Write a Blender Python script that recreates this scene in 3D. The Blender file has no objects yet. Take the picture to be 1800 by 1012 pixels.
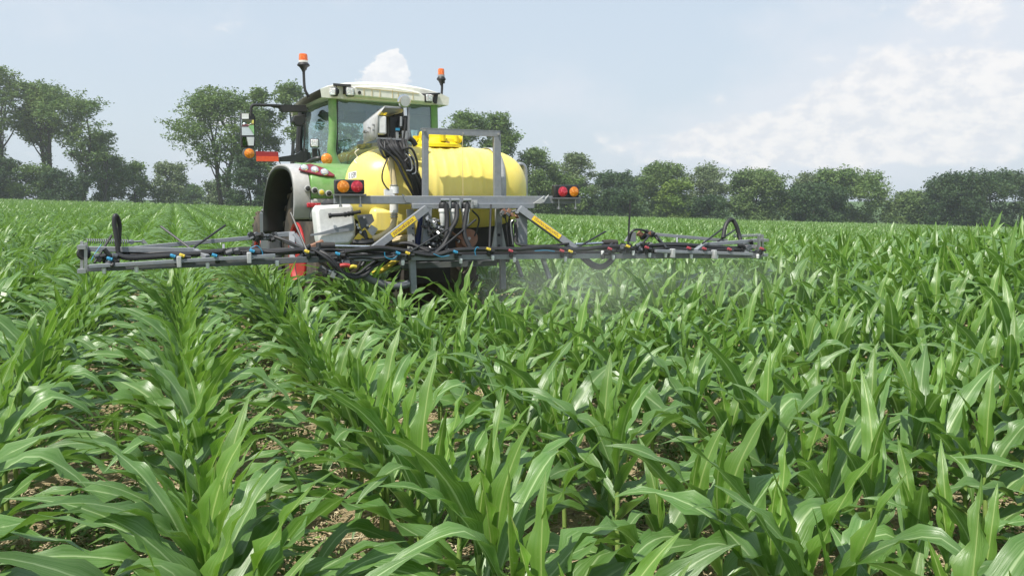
import bpy, math, random
import numpy as np
from mathutils import Vector, Matrix, noise

random.seed(7); rng = np.random.default_rng(7)
sc = bpy.context.scene
col = sc.collection
R = math.radians

# ------------------------------------------------------------------ camera
F = 1360.0; CU, CV = 900.0, 506.0
PITCH = math.atan(154.5/F)
CAM = Vector((0, 0, 1.5))
cd = bpy.data.cameras.new('camera'); cam = bpy.data.objects.new('camera', cd); col.objects.link(cam)
cam.location = CAM; cam.rotation_euler = (math.pi/2-PITCH, 0, 0)
cd.sensor_width = 36; cd.lens = 36*F/1800; cd.clip_start = .05; cd.clip_end = 3000
sc.camera = cam

# ------------------------------------------------------------------ sky, sun, exposure
SUN_EL, SUN_AZ = R(60), R(218)            # azimuth clockwise from +Y: behind the camera, to the left
w = bpy.data.worlds.new('World'); sc.world = w; w.use_nodes = True
nt = w.node_tree; nt.nodes.clear()
def nn(t, **kw):
    n = nt.nodes.new(t)
    for k, v in kw.items(): setattr(n, k, v)
    return n
def lk(a, b): nt.links.new(a, b)
def mth(op, a, b=None, c=None, clamp=False):
    n = nn('ShaderNodeMath', operation=op); n.use_clamp = clamp
    for i, x in enumerate((a, b, c)):
        if x is None: continue
        if isinstance(x, (int, float)): n.inputs[i].default_value = x
        else: lk(x, n.inputs[i])
    return n.outputs[0]
def mixc(f, a, b):
    n = nn('ShaderNodeMix', data_type='RGBA')
    if isinstance(f, (int, float)): n.inputs[0].default_value = f
    else: lk(f, n.inputs[0])
    for i, x in ((6, a), (7, b)):
        if isinstance(x, tuple): n.inputs[i].default_value = (*x, 1)
        else: lk(x, n.inputs[i])
    return n.outputs[2]
sky = nn('ShaderNodeTexSky', sky_type='NISHITA'); sky.sun_disc = False
sky.sun_elevation = SUN_EL; sky.sun_rotation = SUN_AZ; sky.air_density = 1.2; sky.dust_density = 2.5
geo = nn('ShaderNodeNewGeometry')
neg = nn('ShaderNodeVectorMath', operation='SCALE'); neg.inputs[3].default_value = -1.0; lk(geo.outputs['Incoming'], neg.inputs[0])
sep = nn('ShaderNodeSeparateXYZ'); lk(neg.outputs[0], sep.inputs[0])
az = mth('ARCTAN2', sep.outputs[0], sep.outputs[1]); el = mth('ARCSINE', sep.outputs[2])
cmb = nn('ShaderNodeCombineXYZ'); lk(az, cmb.inputs[0]); lk(mth('MULTIPLY', el, 1.5), cmb.inputs[1])
def fbm(scale, detail, rough, off=0.0):
    n = nn('ShaderNodeTexNoise'); n.inputs['Scale'].default_value = scale; n.inputs['Detail'].default_value = detail
    n.inputs['Roughness'].default_value = rough
    mp = nn('ShaderNodeMapping'); mp.inputs['Location'].default_value = (off, off*.7, 0); lk(cmb.outputs[0], mp.inputs[0]); lk(mp.outputs[0], n.inputs['Vector'])
    return n.outputs['Fac']
def adir(u, v):
    a = (u-CU)/F; b = -(v-CV)/F
    d = Vector((a, math.cos(PITCH)+b*math.sin(PITCH), -math.sin(PITCH)+b*math.cos(PITCH))).normalized()
    return math.atan2(d.x, d.y), math.asin(d.z)
nz = fbm(14, 8, .62); nz2 = fbm(5, 7, .58, 3.1)
def blobs(lst):
    tot = None
    for (u, v, ru, rv, amp) in lst:
        a, e = adir(u, v)
        da = mth('MULTIPLY', mth('SUBTRACT', az, a), F/ru); de = mth('MULTIPLY', mth('SUBTRACT', el, e), F/rv)
        q = mth('ADD', mth('MULTIPLY', da, da), mth('MULTIPLY', de, de))
        g = mth('MULTIPLY', mth('EXPONENT', mth('MULTIPLY', q, -.9)), amp)
        tot = g if tot is None else mth('ADD', tot, g)
    return tot
def smooth(x, lo, hi):
    n = nn('ShaderNodeMapRange', interpolation_type='SMOOTHSTEP'); lk(x, n.inputs[0])
    n.inputs[1].default_value = lo; n.inputs[2].default_value = hi
    return n.outputs[0]
crisp1 = blobs([(672, 145, 40, 32, 1.5), (690, 118, 26, 24, 1.2)])
crisp = blobs([(1262, 172, 34, 22, .9), (1385, 235, 150, 44, 1.05), (1500, 222, 90, 36, .8), (1580, 118, 120, 44, .9), (1540, 150, 70, 40, .7), (1745, 130, 70, 50, .95), (1690, 12, 120, 36, 1.2), (1730, 205, 110, 40, .9), (1240, 240, 110, 34, .7), (1600, 258, 220, 34, .8), (1420, 270, 160, 26, .6), (890, 178, 70, 26, .55), (1065, 250, 50, 22, .6), (345, 300, 60, 26, .55), (375, 195, 40, 34, .6)])
soft = blobs([(1620, 185, 340, 140, 1.0), (1270, 245, 240, 60, .8), (890, 175, 110, 40, .6), (1740, 50, 150, 70, .7), (350, 290, 80, 40, .5), (60, 20, 260, 60, .5), (1060, 165, 110, 40, .35), (360, 205, 50, 40, .5)])
fc1 = smooth(mth('ADD', crisp1, mth('MULTIPLY', mth('SUBTRACT', fbm(30, 9, .56, 7.3), .5), 2.6)), .50, .80)
nzb = mth('ADD', mth('MULTIPLY', fbm(9, 7, .48, 8.4), .6), mth('MULTIPLY', fbm(24, 8, .54, 2.2), .4))
fc = smooth(mth('ADD', crisp, mth('MULTIPLY', mth('SUBTRACT', nzb, .5), 4.2)), .52, 1.05)
fs = smooth(mth('ADD', soft, mth('MULTIPLY', mth('SUBTRACT', nz2, .5), 2.2)), .15, 1.1)
shade = smooth(fbm(34, 7, .6, 5.0), .36, .62)
# pale summer haze over the physical sky, whiter towards the horizon
hz = smooth(el, .75, -.02)
pale = mixc(hz, (4.5, 5.6, 6.85), (5.5, 6.25, 7.1))
base = mixc(.82, sky.outputs[0], pale)
soft_c = mixc(mth('MULTIPLY', fs, .85), base, (6.05, 6.4, 7.0))
cl = mixc(mth('MULTIPLY', fc, .85), soft_c, mixc(shade, (6.2, 6.4, 6.85), (7.7, 7.55, 7.5)))
cl = mixc(mth('MULTIPLY', fc1, .88), cl, mixc(shade, (6.7, 6.85, 7.15), (8.0, 7.9, 7.85)))
bg = nn('ShaderNodeBackground'); lk(cl, bg.inputs[0]); bg.inputs[1].default_value = .1
out = nn('ShaderNodeOutputWorld'); lk(bg.outputs[0], out.inputs[0])

sd = bpy.data.lights.new('sun', 'SUN'); sd.energy = 4.6; sd.angle = R(.6); sd.color = (1, .955, .88)
sun = bpy.data.objects.new('sun', sd); col.objects.link(sun)
dsun = Vector((math.sin(SUN_AZ)*math.cos(SUN_EL), math.cos(SUN_AZ)*math.cos(SUN_EL), math.sin(SUN_EL)))
sun.rotation_euler = dsun.to_track_quat('Z', 'Y').to_euler()
sc.view_settings.view_transform = 'Standard'; sc.view_settings.look = 'None'
sc.view_settings.exposure = .38; sc.view_settings.gamma = 1; sc.view_settings.use_curve_mapping = False
sc.cycles.use_denoising = True
sc.cycles.max_bounces = 6; sc.cycles.diffuse_bounces = 3; sc.cycles.glossy_bounces = 3; sc.cycles.transmission_bounces = 4
sc.cycles.transparent_max_bounces = 12; sc.cycles.volume_bounces = 1

# ------------------------------------------------------------------ tagging and mesh helpers
def tag(o, label=None, cat=None, group=None, kind=None):
    if label: o['label'] = label
    if cat: o['category'] = cat
    if group: o['group'] = group
    if kind: o['kind'] = kind
    return o
def empty(name, loc=(0, 0, 0), rz=0):
    o = bpy.data.objects.new(name, None); o.empty_display_size = .1; o.location = loc; o.rotation_euler = (0, 0, rz)
    col.objects.link(o); return o
def np_mesh(name, V, Fq, mats, mi=None, uv=None, smooth_=False):
    """V (n,3); Fq (m,k) faces all of k corners"""
    me = bpy.data.meshes.new(name); V = np.asarray(V, np.float32); Fq = np.asarray(Fq, np.int32)
    m, k = Fq.shape
    me.vertices.add(len(V)); me.vertices.foreach_set('co', V.ravel())
    me.loops.add(m*k); me.loops.foreach_set('vertex_index', Fq.ravel())
    me.polygons.add(m); me.polygons.foreach_set('loop_start', np.arange(0, m*k, k, dtype=np.int32))
    me.update(calc_edges=True)
    for mt in mats: me.materials.append(mt)
    if mi is not None: me.polygons.foreach_set('material_index', np.asarray(mi, np.int32))
    if uv is not None:
        l = me.uv_layers.new(name='UVMap'); l.data.foreach_set('uv', np.asarray(uv, np.float32)[Fq.ravel()].ravel())
    if smooth_: me.polygons.foreach_set('use_smooth', np.ones(m, bool))
    me.update(); return me
def link(name, me, parent=None):
    o = bpy.data.objects.new(name, me); col.objects.link(o)
    if parent is not None: o.parent = parent
    return o

def spline(pts, sub=6):
    pts = [Vector(p) for p in pts]
    if len(pts) < 3: return pts
    P = [pts[0]*2-pts[1]]+pts+[pts[-1]*2-pts[-2]]; o = []
    for i in range(1, len(P)-2):
        for k in range(sub):
            t = k/sub; a, b, c, d = P[i-1], P[i], P[i+1], P[i+2]
            o.append(.5*((2*b)+(c-a)*t+(2*a-5*b+4*c-d)*t*t+(3*b-a-3*c+d)*t**3))
    o.append(pts[-1]); return o

class MB:
    def __init__(s): s.v = []; s.f = []; s.m = []; s.cur = 0
    def mat(s, i): s.cur = i; return s
    def add(s, vs, fs):
        n = len(s.v); s.v += [tuple(x) for x in vs]; s.f += [tuple(i+n for i in f) for f in fs]; s.m += [s.cur]*len(fs); return s
    def hexa(s, p):  # 8 points: bottom 4 ccw, top 4
        return s.add(p, [(3, 2, 1, 0), (4, 5, 6, 7), (0, 1, 5, 4), (1, 2, 6, 5), (2, 3, 7, 6), (3, 0, 4, 7)])
    def box(s, c, d, rot=None):
        c = Vector(c); h = [x/2 for x in d]; ps = []
        for z in (-1, 1):
            for x, y in ((-1, -1), (1, -1), (1, 1), (-1, 1)):
                q = Vector((x*h[0], y*h[1], z*h[2]))
                if rot is not None: q = rot @ q
                ps.append(c+q)
        return s.hexa(ps)
    def bar(s, a, b, wd, ht, up=(0, 0, 1)):
        a, b = Vector(a), Vector(b); t = (b-a).normalized(); up = Vector(up)
        if abs(t.dot(up)) > .98: up = Vector((0, 1, 0))
        sd_ = t.cross(up).normalized(); u = sd_.cross(t).normalized(); ps = []
        for e in (a, b):
            for x, y in ((-1, -1), (1, -1), (1, 1), (-1, 1)): ps.append(e+sd_*(x*wd/2)+u*(y*ht/2))
        return s.add(ps, [(0, 1, 2, 3), (7, 6, 5, 4), (0, 4, 5, 1), (1, 5, 6, 2), (2, 6, 7, 3), (3, 7, 4, 0)])
    def tube(s, pts, r, n=8, sub=6, sm=True):
        pts = spline(pts, sub) if sm else [Vector(p) for p in pts]
        m = len(pts); rs = r if isinstance(r, (list, tuple)) else None
        vs = []; nrm = None
        for i, p in enumerate(pts):
            t = (pts[min(i+1, m-1)]-pts[max(i-1, 0)]).normalized()
            if nrm is None:
                nrm = t.orthogonal().normalized()
            nrm = (nrm-t*nrm.dot(t)).normalized(); b = t.cross(nrm)
            if rs:
                x = i/(m-1)*(len(rs)-1); k = min(int(x), len(rs)-2); rr = rs[k]+(rs[k+1]-rs[k])*(x-k)
            else: rr = r
            for j in range(n):
                a = 2*math.pi*j/n; vs.append(p+nrm*(rr*math.cos(a))+b*(rr*math.sin(a)))
        fs = [(i*n+j, i*n+(j+1) % n, (i+1)*n+(j+1) % n, (i+1)*n+j) for i in range(m-1) for j in range(n)]
        fs += [tuple(range(n-1, -1, -1)), tuple(range((m-1)*n, m*n))]
        return s.add(vs, fs)
    def cyl(s, a, b, r1, r2=None, n=16):
        return s.tube([a, b], [r1, r1 if r2 is None else r2], n, sm=False)
    def lathe(s, prof, o, ax=(0, 0, 1), n=24):  # prof: (radius, distance along the axis)
        ax = Vector(ax).normalized(); o = Vector(o); u = ax.orthogonal().normalized(); w_ = ax.cross(u); vs = []
        for r, d in prof:
            for j in range(n):
                a = 2*math.pi*j/n; vs.append(o+ax*d+(u*math.cos(a)+w_*math.sin(a))*r)
        m = len(prof)
        fs = [(i*n+j, i*n+(j+1) % n, (i+1)*n+(j+1) % n, (i+1)*n+j) for i in range(m-1) for j in range(n)]
        fs += [tuple(range(n-1, -1, -1)), tuple(range((m-1)*n, m*n))]
        return s.add(vs, fs)
    def prism(s, poly, ext):
        poly = [Vector(p) for p in poly]; ext = Vector(ext); n = len(poly)
        return s.add(poly+[p+ext for p in poly], [tuple(range(n-1, -1, -1)), tuple(range(n, 2*n))]+[(i, (i+1) % n, n+(i+1) % n, n+i) for i in range(n)])
    def grid(s, rows, close=False):
        h, w_ = len(rows), len(rows[0]); vs = [p for r in rows for p in r]
        fs = [(i*w_+j, i*w_+j+1, (i+1)*w_+j+1, (i+1)*w_+j) for i in range(h-1) for j in range(w_-1)]
        return s.add(vs, fs)
    def build(s, name, mats, parent=None, bevel=0, sm=40, label=None, solid=0):
        me = bpy.data.meshes.new(name); me.from_pydata(s.v, [], s.f)
        import bmesh
        bm = bmesh.new(); bm.from_mesh(me); bmesh.ops.recalc_face_normals(bm, faces=bm.faces); bm.to_mesh(me); bm.free()
        for m in (mats if isinstance(mats, (list, tuple)) else [mats]): me.materials.append(m)
        me.polygons.foreach_set('material_index', s.m)
        me.shade_smooth(); me.set_sharp_from_angle(angle=R(sm))
        o = link(name, me, parent)
        if solid:
            q = o.modifiers.new('solid', 'SOLIDIFY'); q.thickness = solid; q.offset = -1
        if bevel:
            b = o.modifiers.new('bevel', 'BEVEL'); b.width = bevel; b.segments = 2; b.limit_method = 'ANGLE'; b.angle_limit = R(40)
        if label: o['label'] = label
        return o

# ------------------------------------------------------------------ materials
def newmat(name):
    m = bpy.data.materials.new(name); m.use_nodes = True
    return m, m.node_tree, m.node_tree.nodes['Principled BSDF']
def N(t, ty, **kw):
    n = t.nodes.new(ty)
    for k, v in kw.items(): setattr(n, k, v)
    return n
def setc(s, c): s.default_value = (*c, 1)
def ramp(t, src, stops):
    n = N(t, 'ShaderNodeValToRGB'); e = n.color_ramp.elements
    while len(e) < len(stops): e.new(.5)
    for x, (p, c) in zip(e, stops): x.position = p; x.color = (*c, 1) if len(c) == 3 else c
    t.links.new(src, n.inputs[0]); return n.outputs[0]
def tnoise(t, scale, detail=4, rough=.55, vec=None):
    n = N(t, 'ShaderNodeTexNoise'); n.inputs['Scale'].default_value = scale; n.inputs['Detail'].default_value = detail; n.inputs['Roughness'].default_value = rough
    if vec is not None: t.links.new(vec, n.inputs['Vector'])
    return n.outputs['Fac']
def tmix(t, f, a, b, mode='MIX'):
    n = N(t, 'ShaderNodeMix', data_type='RGBA', blend_type=mode)
    if isinstance(f, (int, float)): n.inputs[0].default_value = f
    else: t.links.new(f, n.inputs[0])
    for i, x in ((6, a), (7, b)):
        if isinstance(x, tuple): n.inputs[i].default_value = (*x, 1)
        else: t.links.new(x, n.inputs[i])
    return n.outputs[2]
def bump(t, b, h, strength=.3, dist=.01):
    n = N(t, 'ShaderNodeBump'); n.inputs['Strength'].default_value = strength; n.inputs['Distance'].default_value = dist
    t.links.new(h, n.inputs['Height']); t.links.new(n.outputs[0], b.inputs['Normal'])
def simple(name, c, rough=.5, metal=0, dirt=.25, dirtc=(.33, .29, .22), scale=6, spec=.5):
    m, t, b = newmat(name)
    tc = N(t, 'ShaderNodeTexCoord'); f = tnoise(t, scale, 6, .65, tc.outputs['Object'])
    g = tnoise(t, scale*5, 3, .6, tc.outputs['Object'])
    d = ramp(t, f, [(.42, (0, 0, 0)), (.75, (dirt, dirt, dirt))])
    c1 = tmix(t, d, c, dirtc)
    v = ramp(t, g, [(.3, (.88, .88, .88)), (.7, (1.06, 1.06, 1.06))])
    t.links.new(tmix(t, 1.0, c1, v, 'MULTIPLY'), b.inputs['Base Color'])
    r = N(t, 'ShaderNodeMapRange'); t.links.new(f, r.inputs[0]); r.inputs[3].default_value = max(rough-.08, .02); r.inputs[4].default_value = min(rough+.22, 1)
    t.links.new(r.outputs[0], b.inputs['Roughness']); b.inputs['Metallic'].default_value = metal; b.inputs['Specular IOR Level'].default_value = spec
    return m
M = {}
M['grey'] = simple('grey_paint', (.215, .232, .255), .45, dirt=.2)
M['dgrey'] = simple('dark_grey_paint', (.095, .105, .12), .5, dirt=.25)
M['lgrey'] = simple('light_grey_plastic', (.42, .43, .43), .5, dirt=.3)
M['steel'] = simple('zinc_steel', (.40, .41, .42), .35, .75, dirt=.15)
M['chrome'] = simple('chrome', (.75, .76, .78), .15, 1, dirt=.05)
M['rubber'] = simple('black_rubber', (.018, .018, .02), .45, dirt=.12, dirtc=(.12, .11, .09))
M['plastic'] = simple('black_plastic', (.022, .023, .025), .4, dirt=.12, dirtc=(.14, .12, .1))
M['tyre'] = simple('tyre_rubber', (.045, .04, .034), .85, dirt=.9, dirtc=(.20, .15, .105), scale=3)
M['green'] = simple('green_paint', (.135, .30, .070), .32, dirt=.55, dirtc=(.36, .40, .26), scale=4)
M['red'] = simple('red_paint', (.43, .02, .022), .4, dirt=.2)
M['roofw'] = simple('offwhite_roof', (.74, .74, .67), .4, dirt=.3, dirtc=(.5, .47, .36), scale=3)
M['white'] = simple('white_plastic', (.78, .78, .76), .4, dirt=.08)
M['blue'] = simple('blue_plastic', (.03, .26, .45), .4, dirt=.05)
M['dblue'] = simple('dark_blue_ram', (.02, .035, .17), .4, dirt=.1)
M['yellow'] = simple('yellow_plastic', (.70, .52, .05), .4, dirt=.08)
M['redcap'] = simple('red_plastic', (.42, .06, .08), .4, dirt=.08)
M['tan'] = simple('tan_hose', (.58, .47, .25), .45, dirt=.15)
M['rust'] = simple('rusty_brown', (.27, .12, .07), .7, dirt=.3)
M['boardo'] = simple('board_orange', (.80, .10, .03), .5, dirt=.03)
M['boardr'] = simple('board_red', (.36, .025, .03), .5, dirt=.03)
M['fgrey'] = simple('fender_grey', (.40, .40, .40), .5, dirt=.45, dirtc=(.40, .36, .30), scale=3)
M['cluster'] = simple('dark_red_lens', (.22, .03, .045), .2, dirt=.05)
M['dirtydark'] = simple('muddy_black', (.03, .028, .026), .7, dirt=.5, dirtc=(.12, .1, .08), scale=2)
def lens(name, c):
    m, t, b = newmat(name); tc = N(t, 'ShaderNodeTexCoord')
    v = N(t, 'ShaderNodeTexVoronoi'); v.inputs['Scale'].default_value = 45; t.links.new(tc.outputs['Object'], v.inputs['Vector'])
    cc = ramp(t, v.outputs['Distance'], [(0, tuple(min(1, x*1.5+.08) for x in c)), (.5, tuple(x*.8 for x in c))])
    t.links.new(cc, b.inputs['Base Color']); b.inputs['Roughness'].default_value = .15
    b.inputs['Subsurface Weight'].default_value = .15; b.inputs['Coat Weight'].default_value = .5
    return m
M['amber'] = lens('amber_lens', (.85, .25, .01)); M['redlens'] = lens('red_lens', (.55, .015, .04)); M['beacon'] = lens('beacon_amber', (.85, .16, .015))
M['lamp'] = lens('clear_lamp', (.62, .64, .64))
def glass():
    m, t, b = newmat('tinted_glass'); o = t.nodes['Material Output']
    tr = N(t, 'ShaderNodeBsdfTransparent'); tr.inputs[0].default_value = (.70, .86, .84, 1)
    gl = N(t, 'ShaderNodeBsdfGlossy'); gl.inputs['Roughness'].default_value = .03; setc(gl.inputs[0], (.9, 1, 1))
    fr = N(t, 'ShaderNodeFresnel'); fr.inputs[0].default_value = 1.55
    f2 = N(t, 'ShaderNodeMath', operation='MULTIPLY_ADD'); t.links.new(fr.outputs[0], f2.inputs[0]); f2.inputs[1].default_value = 1.3; f2.inputs[2].default_value = .10
    df = N(t, 'ShaderNodeBsdfDiffuse'); setc(df.inputs[0], (.45, .5, .48))
    mx = N(t, 'ShaderNodeMixShader'); t.links.new(f2.outputs[0], mx.inputs[0]); t.links.new(tr.outputs[0], mx.inputs[1]); t.links.new(gl.outputs[0], mx.inputs[2])
    tc = N(t, 'ShaderNodeTexCoord'); d = tnoise(t, 2.5, 6, .7, tc.outputs['Object'])
    dd = N(t, 'ShaderNodeMapRange'); t.links.new(d, dd.inputs[0]); dd.inputs[1].default_value = .35; dd.inputs[2].default_value = .8; dd.inputs[4].default_value = .16
    m2 = N(t, 'ShaderNodeMixShader'); t.links.new(dd.outputs[0], m2.inputs[0]); t.links.new(mx.outputs[0], m2.inputs[1]); t.links.new(df.outputs[0], m2.inputs[2])
    t.links.new(m2.outputs[0], o.inputs[0]); return m
M['glass'] = glass()
def mirror():
    m, t, b = newmat('mirror_glass'); setc(b.inputs['Base Color'], (.6, .68, .68)); b.inputs['Metallic'].default_value = 1; b.inputs['Roughness'].default_value = .04; return m
M['mirror'] = mirror()
def tankmat():
    m, t, b = newmat('yellow_poly_tank'); tc = N(t, 'ShaderNodeTexCoord')
    f = tnoise(t, 3, 6, .6, tc.outputs['Object'])
    t.links.new(ramp(t, f, [(.3, (.87, .70, .14)), (.7, (.91, .765, .22))]), b.inputs['Base Color'])
    mp = N(t, 'ShaderNodeMapping'); mp.inputs['Scale'].default_value = (14, 3, 1.3); t.links.new(tc.outputs['Object'], mp.inputs[0])
    st = tnoise(t, 1, 5, .65, mp.outputs[0]); lk_ = b.inputs['Base Color'].links[0].from_socket
    t.links.new(tmix(t, ramp(t, st, [(.55, (0, 0, 0)), (.72, (.32, .32, .32))]), lk_, (.62, .52, .22)), b.inputs['Base Color'])
    b.inputs['Roughness'].default_value = .38; b.inputs['Subsurface Weight'].default_value = .25; b.inputs['Subsurface Radius'].default_value = (.1, .08, .02); b.inputs['Subsurface Scale'].default_value = .3
    return m
M['tank'] = tankmat()
M['lid'] = simple('bright_yellow_lid', (.86, .66, .01), .45, dirt=.06)
def labelmat():
    m, t, b = newmat('yellow_warning_print'); tc = N(t, 'ShaderNodeTexCoord')
    n = N(t, 'ShaderNodeTexNoise'); n.inputs['Scale'].default_value = 1; mp = N(t, 'ShaderNodeMapping'); mp.inputs['Scale'].default_value = (60, 60, 60)
    t.links.new(tc.outputs['Object'], mp.inputs[0]); t.links.new(mp.outputs[0], n.inputs['Vector'])
    t.links.new(ramp(t, n.outputs['Fac'], [(.56, (.86, .62, .02)), (.62, (.55, .30, .02))]), b.inputs['Base Color']); b.inputs['Roughness'].default_value = .4
    return m
M['label'] = labelmat()
def inkmat():
    m, t, b = newmat('black_print'); setc(b.inputs['Base Color'], (.03, .03, .035)); return m
M['ink'] = inkmat()

def leafmat(name, c1, c2, pale, trans):
    m, t, b = newmat(name); o = t.nodes['Material Output']
    uv = N(t, 'ShaderNodeUVMap'); sp = N(t, 'ShaderNodeSeparateXYZ'); t.links.new(uv.outputs[0], sp.inputs[0])
    oi = N(t, 'ShaderNodeObjectInfo'); tc = N(t, 'ShaderNodeTexCoord')
    # distance from the midrib, in halves of the blade
    d = N(t, 'ShaderNodeMath', operation='SUBTRACT'); t.links.new(sp.outputs[0], d.inputs[0]); d.inputs[1].default_value = .5
    ab = N(t, 'ShaderNodeMath', operation='ABSOLUTE'); t.links.new(d.outputs[0], ab.inputs[0])
    rib = ramp(t, ab.outputs[0], [(.018, (1, 1, 1)), (.055, (0, 0, 0))])
    # parallel veins
    vn = N(t, 'ShaderNodeTexNoise', noise_dimensions='2D'); mp = N(t, 'ShaderNodeMapping'); mp.inputs['Scale'].default_value = (26, .9, 1)
    t.links.new(uv.outputs[0], mp.inputs[0]); t.links.new(mp.outputs[0], vn.inputs['Vector']); vn.inputs['Scale'].default_value = 1; vn.inputs['Detail'].default_value = 3
    f = tnoise(t, 5, 4, .6, tc.outputs['Object'])
    c = tmix(t, f, c1, c2)
    c = tmix(t, ramp(t, vn.outputs['Fac'], [(.40, (0, 0, 0)), (.72, (.5, .5, .5))]), c, pale)
    c = tmix(t, rib, c, (pale[0]*1.6, pale[1]*1.4, pale[2]*1.8))
    # dusty specks left by the spray, and each plant's own tone
    sk = tnoise(t, 90, 2, .5, tc.outputs['Object'])
    c = tmix(t, ramp(t, sk, [(.70, (0, 0, 0)), (.76, (.35, .35, .35))]), c, (.42, .50, .30))
    hs = N(t, 'ShaderNodeHueSaturation'); t.links.new(c, hs.inputs['Color'])
    for out_, inp, lo, hi in (('Random', 'Value', .78, 1.22),):
        r = N(t, 'ShaderNodeMapRange'); t.links.new(oi.outputs[out_], r.inputs[0]); r.inputs[3].default_value = lo; r.inputs[4].default_value = hi; t.links.new(r.outputs[0], hs.inputs[inp])
    # blade tips and edges scorched straw-yellow on some leaves
    tip = N(t, 'ShaderNodeMath', operation='MULTIPLY'); t.links.new(ramp(t, sp.outputs[1], [(.86, (0, 0, 0)), (.99, (1, 1, 1))]), tip.inputs[0]); t.links.new(ramp(t, oi.outputs['Random'], [(.72, (0, 0, 0)), (.78, (.8, .8, .8))]), tip.inputs[1])
    hs2 = tmix(t, tip.outputs[0], hs.outputs[0], (.36, .29, .12))
    gm = N(t, 'ShaderNodeNewGeometry')
    cb = tmix(t, gm.outputs['Backfacing'], hs2, tmix(t, .4, hs.outputs[0], (.12, .22, .055)))
    t.links.new(cb, b.inputs['Base Color'])
    rr = N(t, 'ShaderNodeMapRange'); t.links.new(f, rr.inputs[0]); rr.inputs[3].default_value = .28; rr.inputs[4].default_value = .46
    t.links.new(rr.outputs[0], b.inputs['Roughness']); b.inputs['Specular IOR Level'].default_value = .85
    bump(t, b, vn.outputs['Fac'], .35, .004)
    tl = N(t, 'ShaderNodeBsdfTranslucent')
    t.links.new(tmix(t, .5, hs.outputs[0], (.22, .42, .03)), tl.inputs[0])
    mx = N(t, 'ShaderNodeMixShader'); mx.inputs[0].default_value = trans
    t.links.new(b.outputs[0], mx.inputs[1]); t.links.new(tl.outputs[0], mx.inputs[2]); t.links.new(mx.outputs[0], o.inputs[0])
    return m
M['leaf'] = leafmat('corn_leaf', (.044, .146, .016), (.108, .232, .034), (.30, .44, .17), .31)
M['whorl'] = leafmat('corn_young_leaf', (.10, .24, .016), (.15, .305, .028), (.30, .43, .11), .36)
M['stalk'] = simple('corn_stalk', (.25, .36, .09), .45, dirt=.5, dirtc=(.14, .25, .05), scale=9)

def treeleaf(name, c1, c2, sc_=.35):
    m, t, b = newmat(name); o = t.nodes['Material Output']
    tc = N(t, 'ShaderNodeTexCoord'); f = tnoise(t, sc_, 3, .6, tc.outputs['Object']); oi = N(t, 'ShaderNodeObjectInfo')
    c = ramp(t, f, [(.3, c1), (.7, c2)])
    hs = N(t, 'ShaderNodeHueSaturation'); t.links.new(c, hs.inputs['Color'])
    t.links.new(hs.outputs[0], b.inputs['Base Color']); b.inputs['Roughness'].default_value = .6; b.inputs['Specular IOR Level'].default_value = .25
    tl = N(t, 'ShaderNodeBsdfTranslucent'); t.links.new(hs.outputs[0], tl.inputs[0])
    mx = N(t, 'ShaderNodeMixShader'); mx.inputs[0].default_value = .25; t.links.new(b.outputs[0], mx.inputs[1]); t.links.new(tl.outputs[0], mx.inputs[2]); t.links.new(mx.outputs[0], o.inputs[0])
    return m
M['tl_mid'] = treeleaf('tree_leaves', (.075, .145, .034), (.170, .245, .064))
M['tl_dark'] = treeleaf('dark_tree_leaves', (.036, .076, .028), (.078, .13, .046))
M['tl_pale'] = treeleaf('pale_tree_leaves', (.12, .17, .075), (.20, .25, .12))
M['tl_light'] = treeleaf('light_tree_leaves', (.085, .15, .042), (.18, .25, .08))
M['tl_bright'] = treeleaf('bright_tree_leaves', (.11, .19, .035), (.20, .28, .05))
M['bark'] = simple('bark', (.045, .038, .032), .9, dirt=.4, dirtc=(.04, .05, .03), scale=2)

def soilmat():
    m, t, b = newmat('soil'); g = N(t, 'ShaderNodeNewGeometry')
    f = tnoise(t, 3.2, 8, .65, g.outputs['Position']); f2 = tnoise(t, 38, 6, .7, g.outputs['Position']); f3 = tnoise(t, .8, 3, .5, g.outputs['Position'])
    c = ramp(t, f, [(.30, (.25, .19, .10)), (.55, (.43, .345, .19)), (.75, (.56, .475, .29))])
    c = tmix(t, ramp(t, f2, [(.35, (0, 0, 0)), (.75, (.6, .6, .6))]), c, (.62, .52, .33))
    c = tmix(t, ramp(t, f3, [(.5, (0, 0, 0)), (.7, (.5, .5, .5))]), c, (.20, .14, .08))
    sp = N(t, 'ShaderNodeSeparateXYZ'); t.links.new(g.outputs['Position'], sp.inputs[0])
    mr = N(t, 'ShaderNodeMapRange'); t.links.new(sp.outputs[1], mr.inputs[0]); mr.inputs[1].default_value = 92; mr.inputs[2].default_value = 97
    c = tmix(t, mr.outputs[0], c, (.07, .12, .035))
    t.links.new(c, b.inputs['Base Color']); b.inputs['Roughness'].default_value = .95; b.inputs['Specular IOR Level'].default_value = .15
    ad = N(t, 'ShaderNodeMath', operation='ADD'); t.links.new(f, ad.inputs[0]); t.links.new(f2, ad.inputs[1]); bump(t, b, ad.outputs[0], .9, .04)
    return m
M['soil'] = soilmat()
def strawmat():
    m, t, b = newmat('dry_straw'); g = N(t, 'ShaderNodeNewGeometry'); f = tnoise(t, 7, 2, .5, g.outputs['Position'])
    t.links.new(ramp(t, f, [(.3, (.24, .17, .10)), (.55, (.54, .45, .28)), (.75, (.74, .66, .47))]), b.inputs['Base Color']); b.inputs['Roughness'].default_value = .7
    return m
M['straw'] = strawmat()
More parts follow.
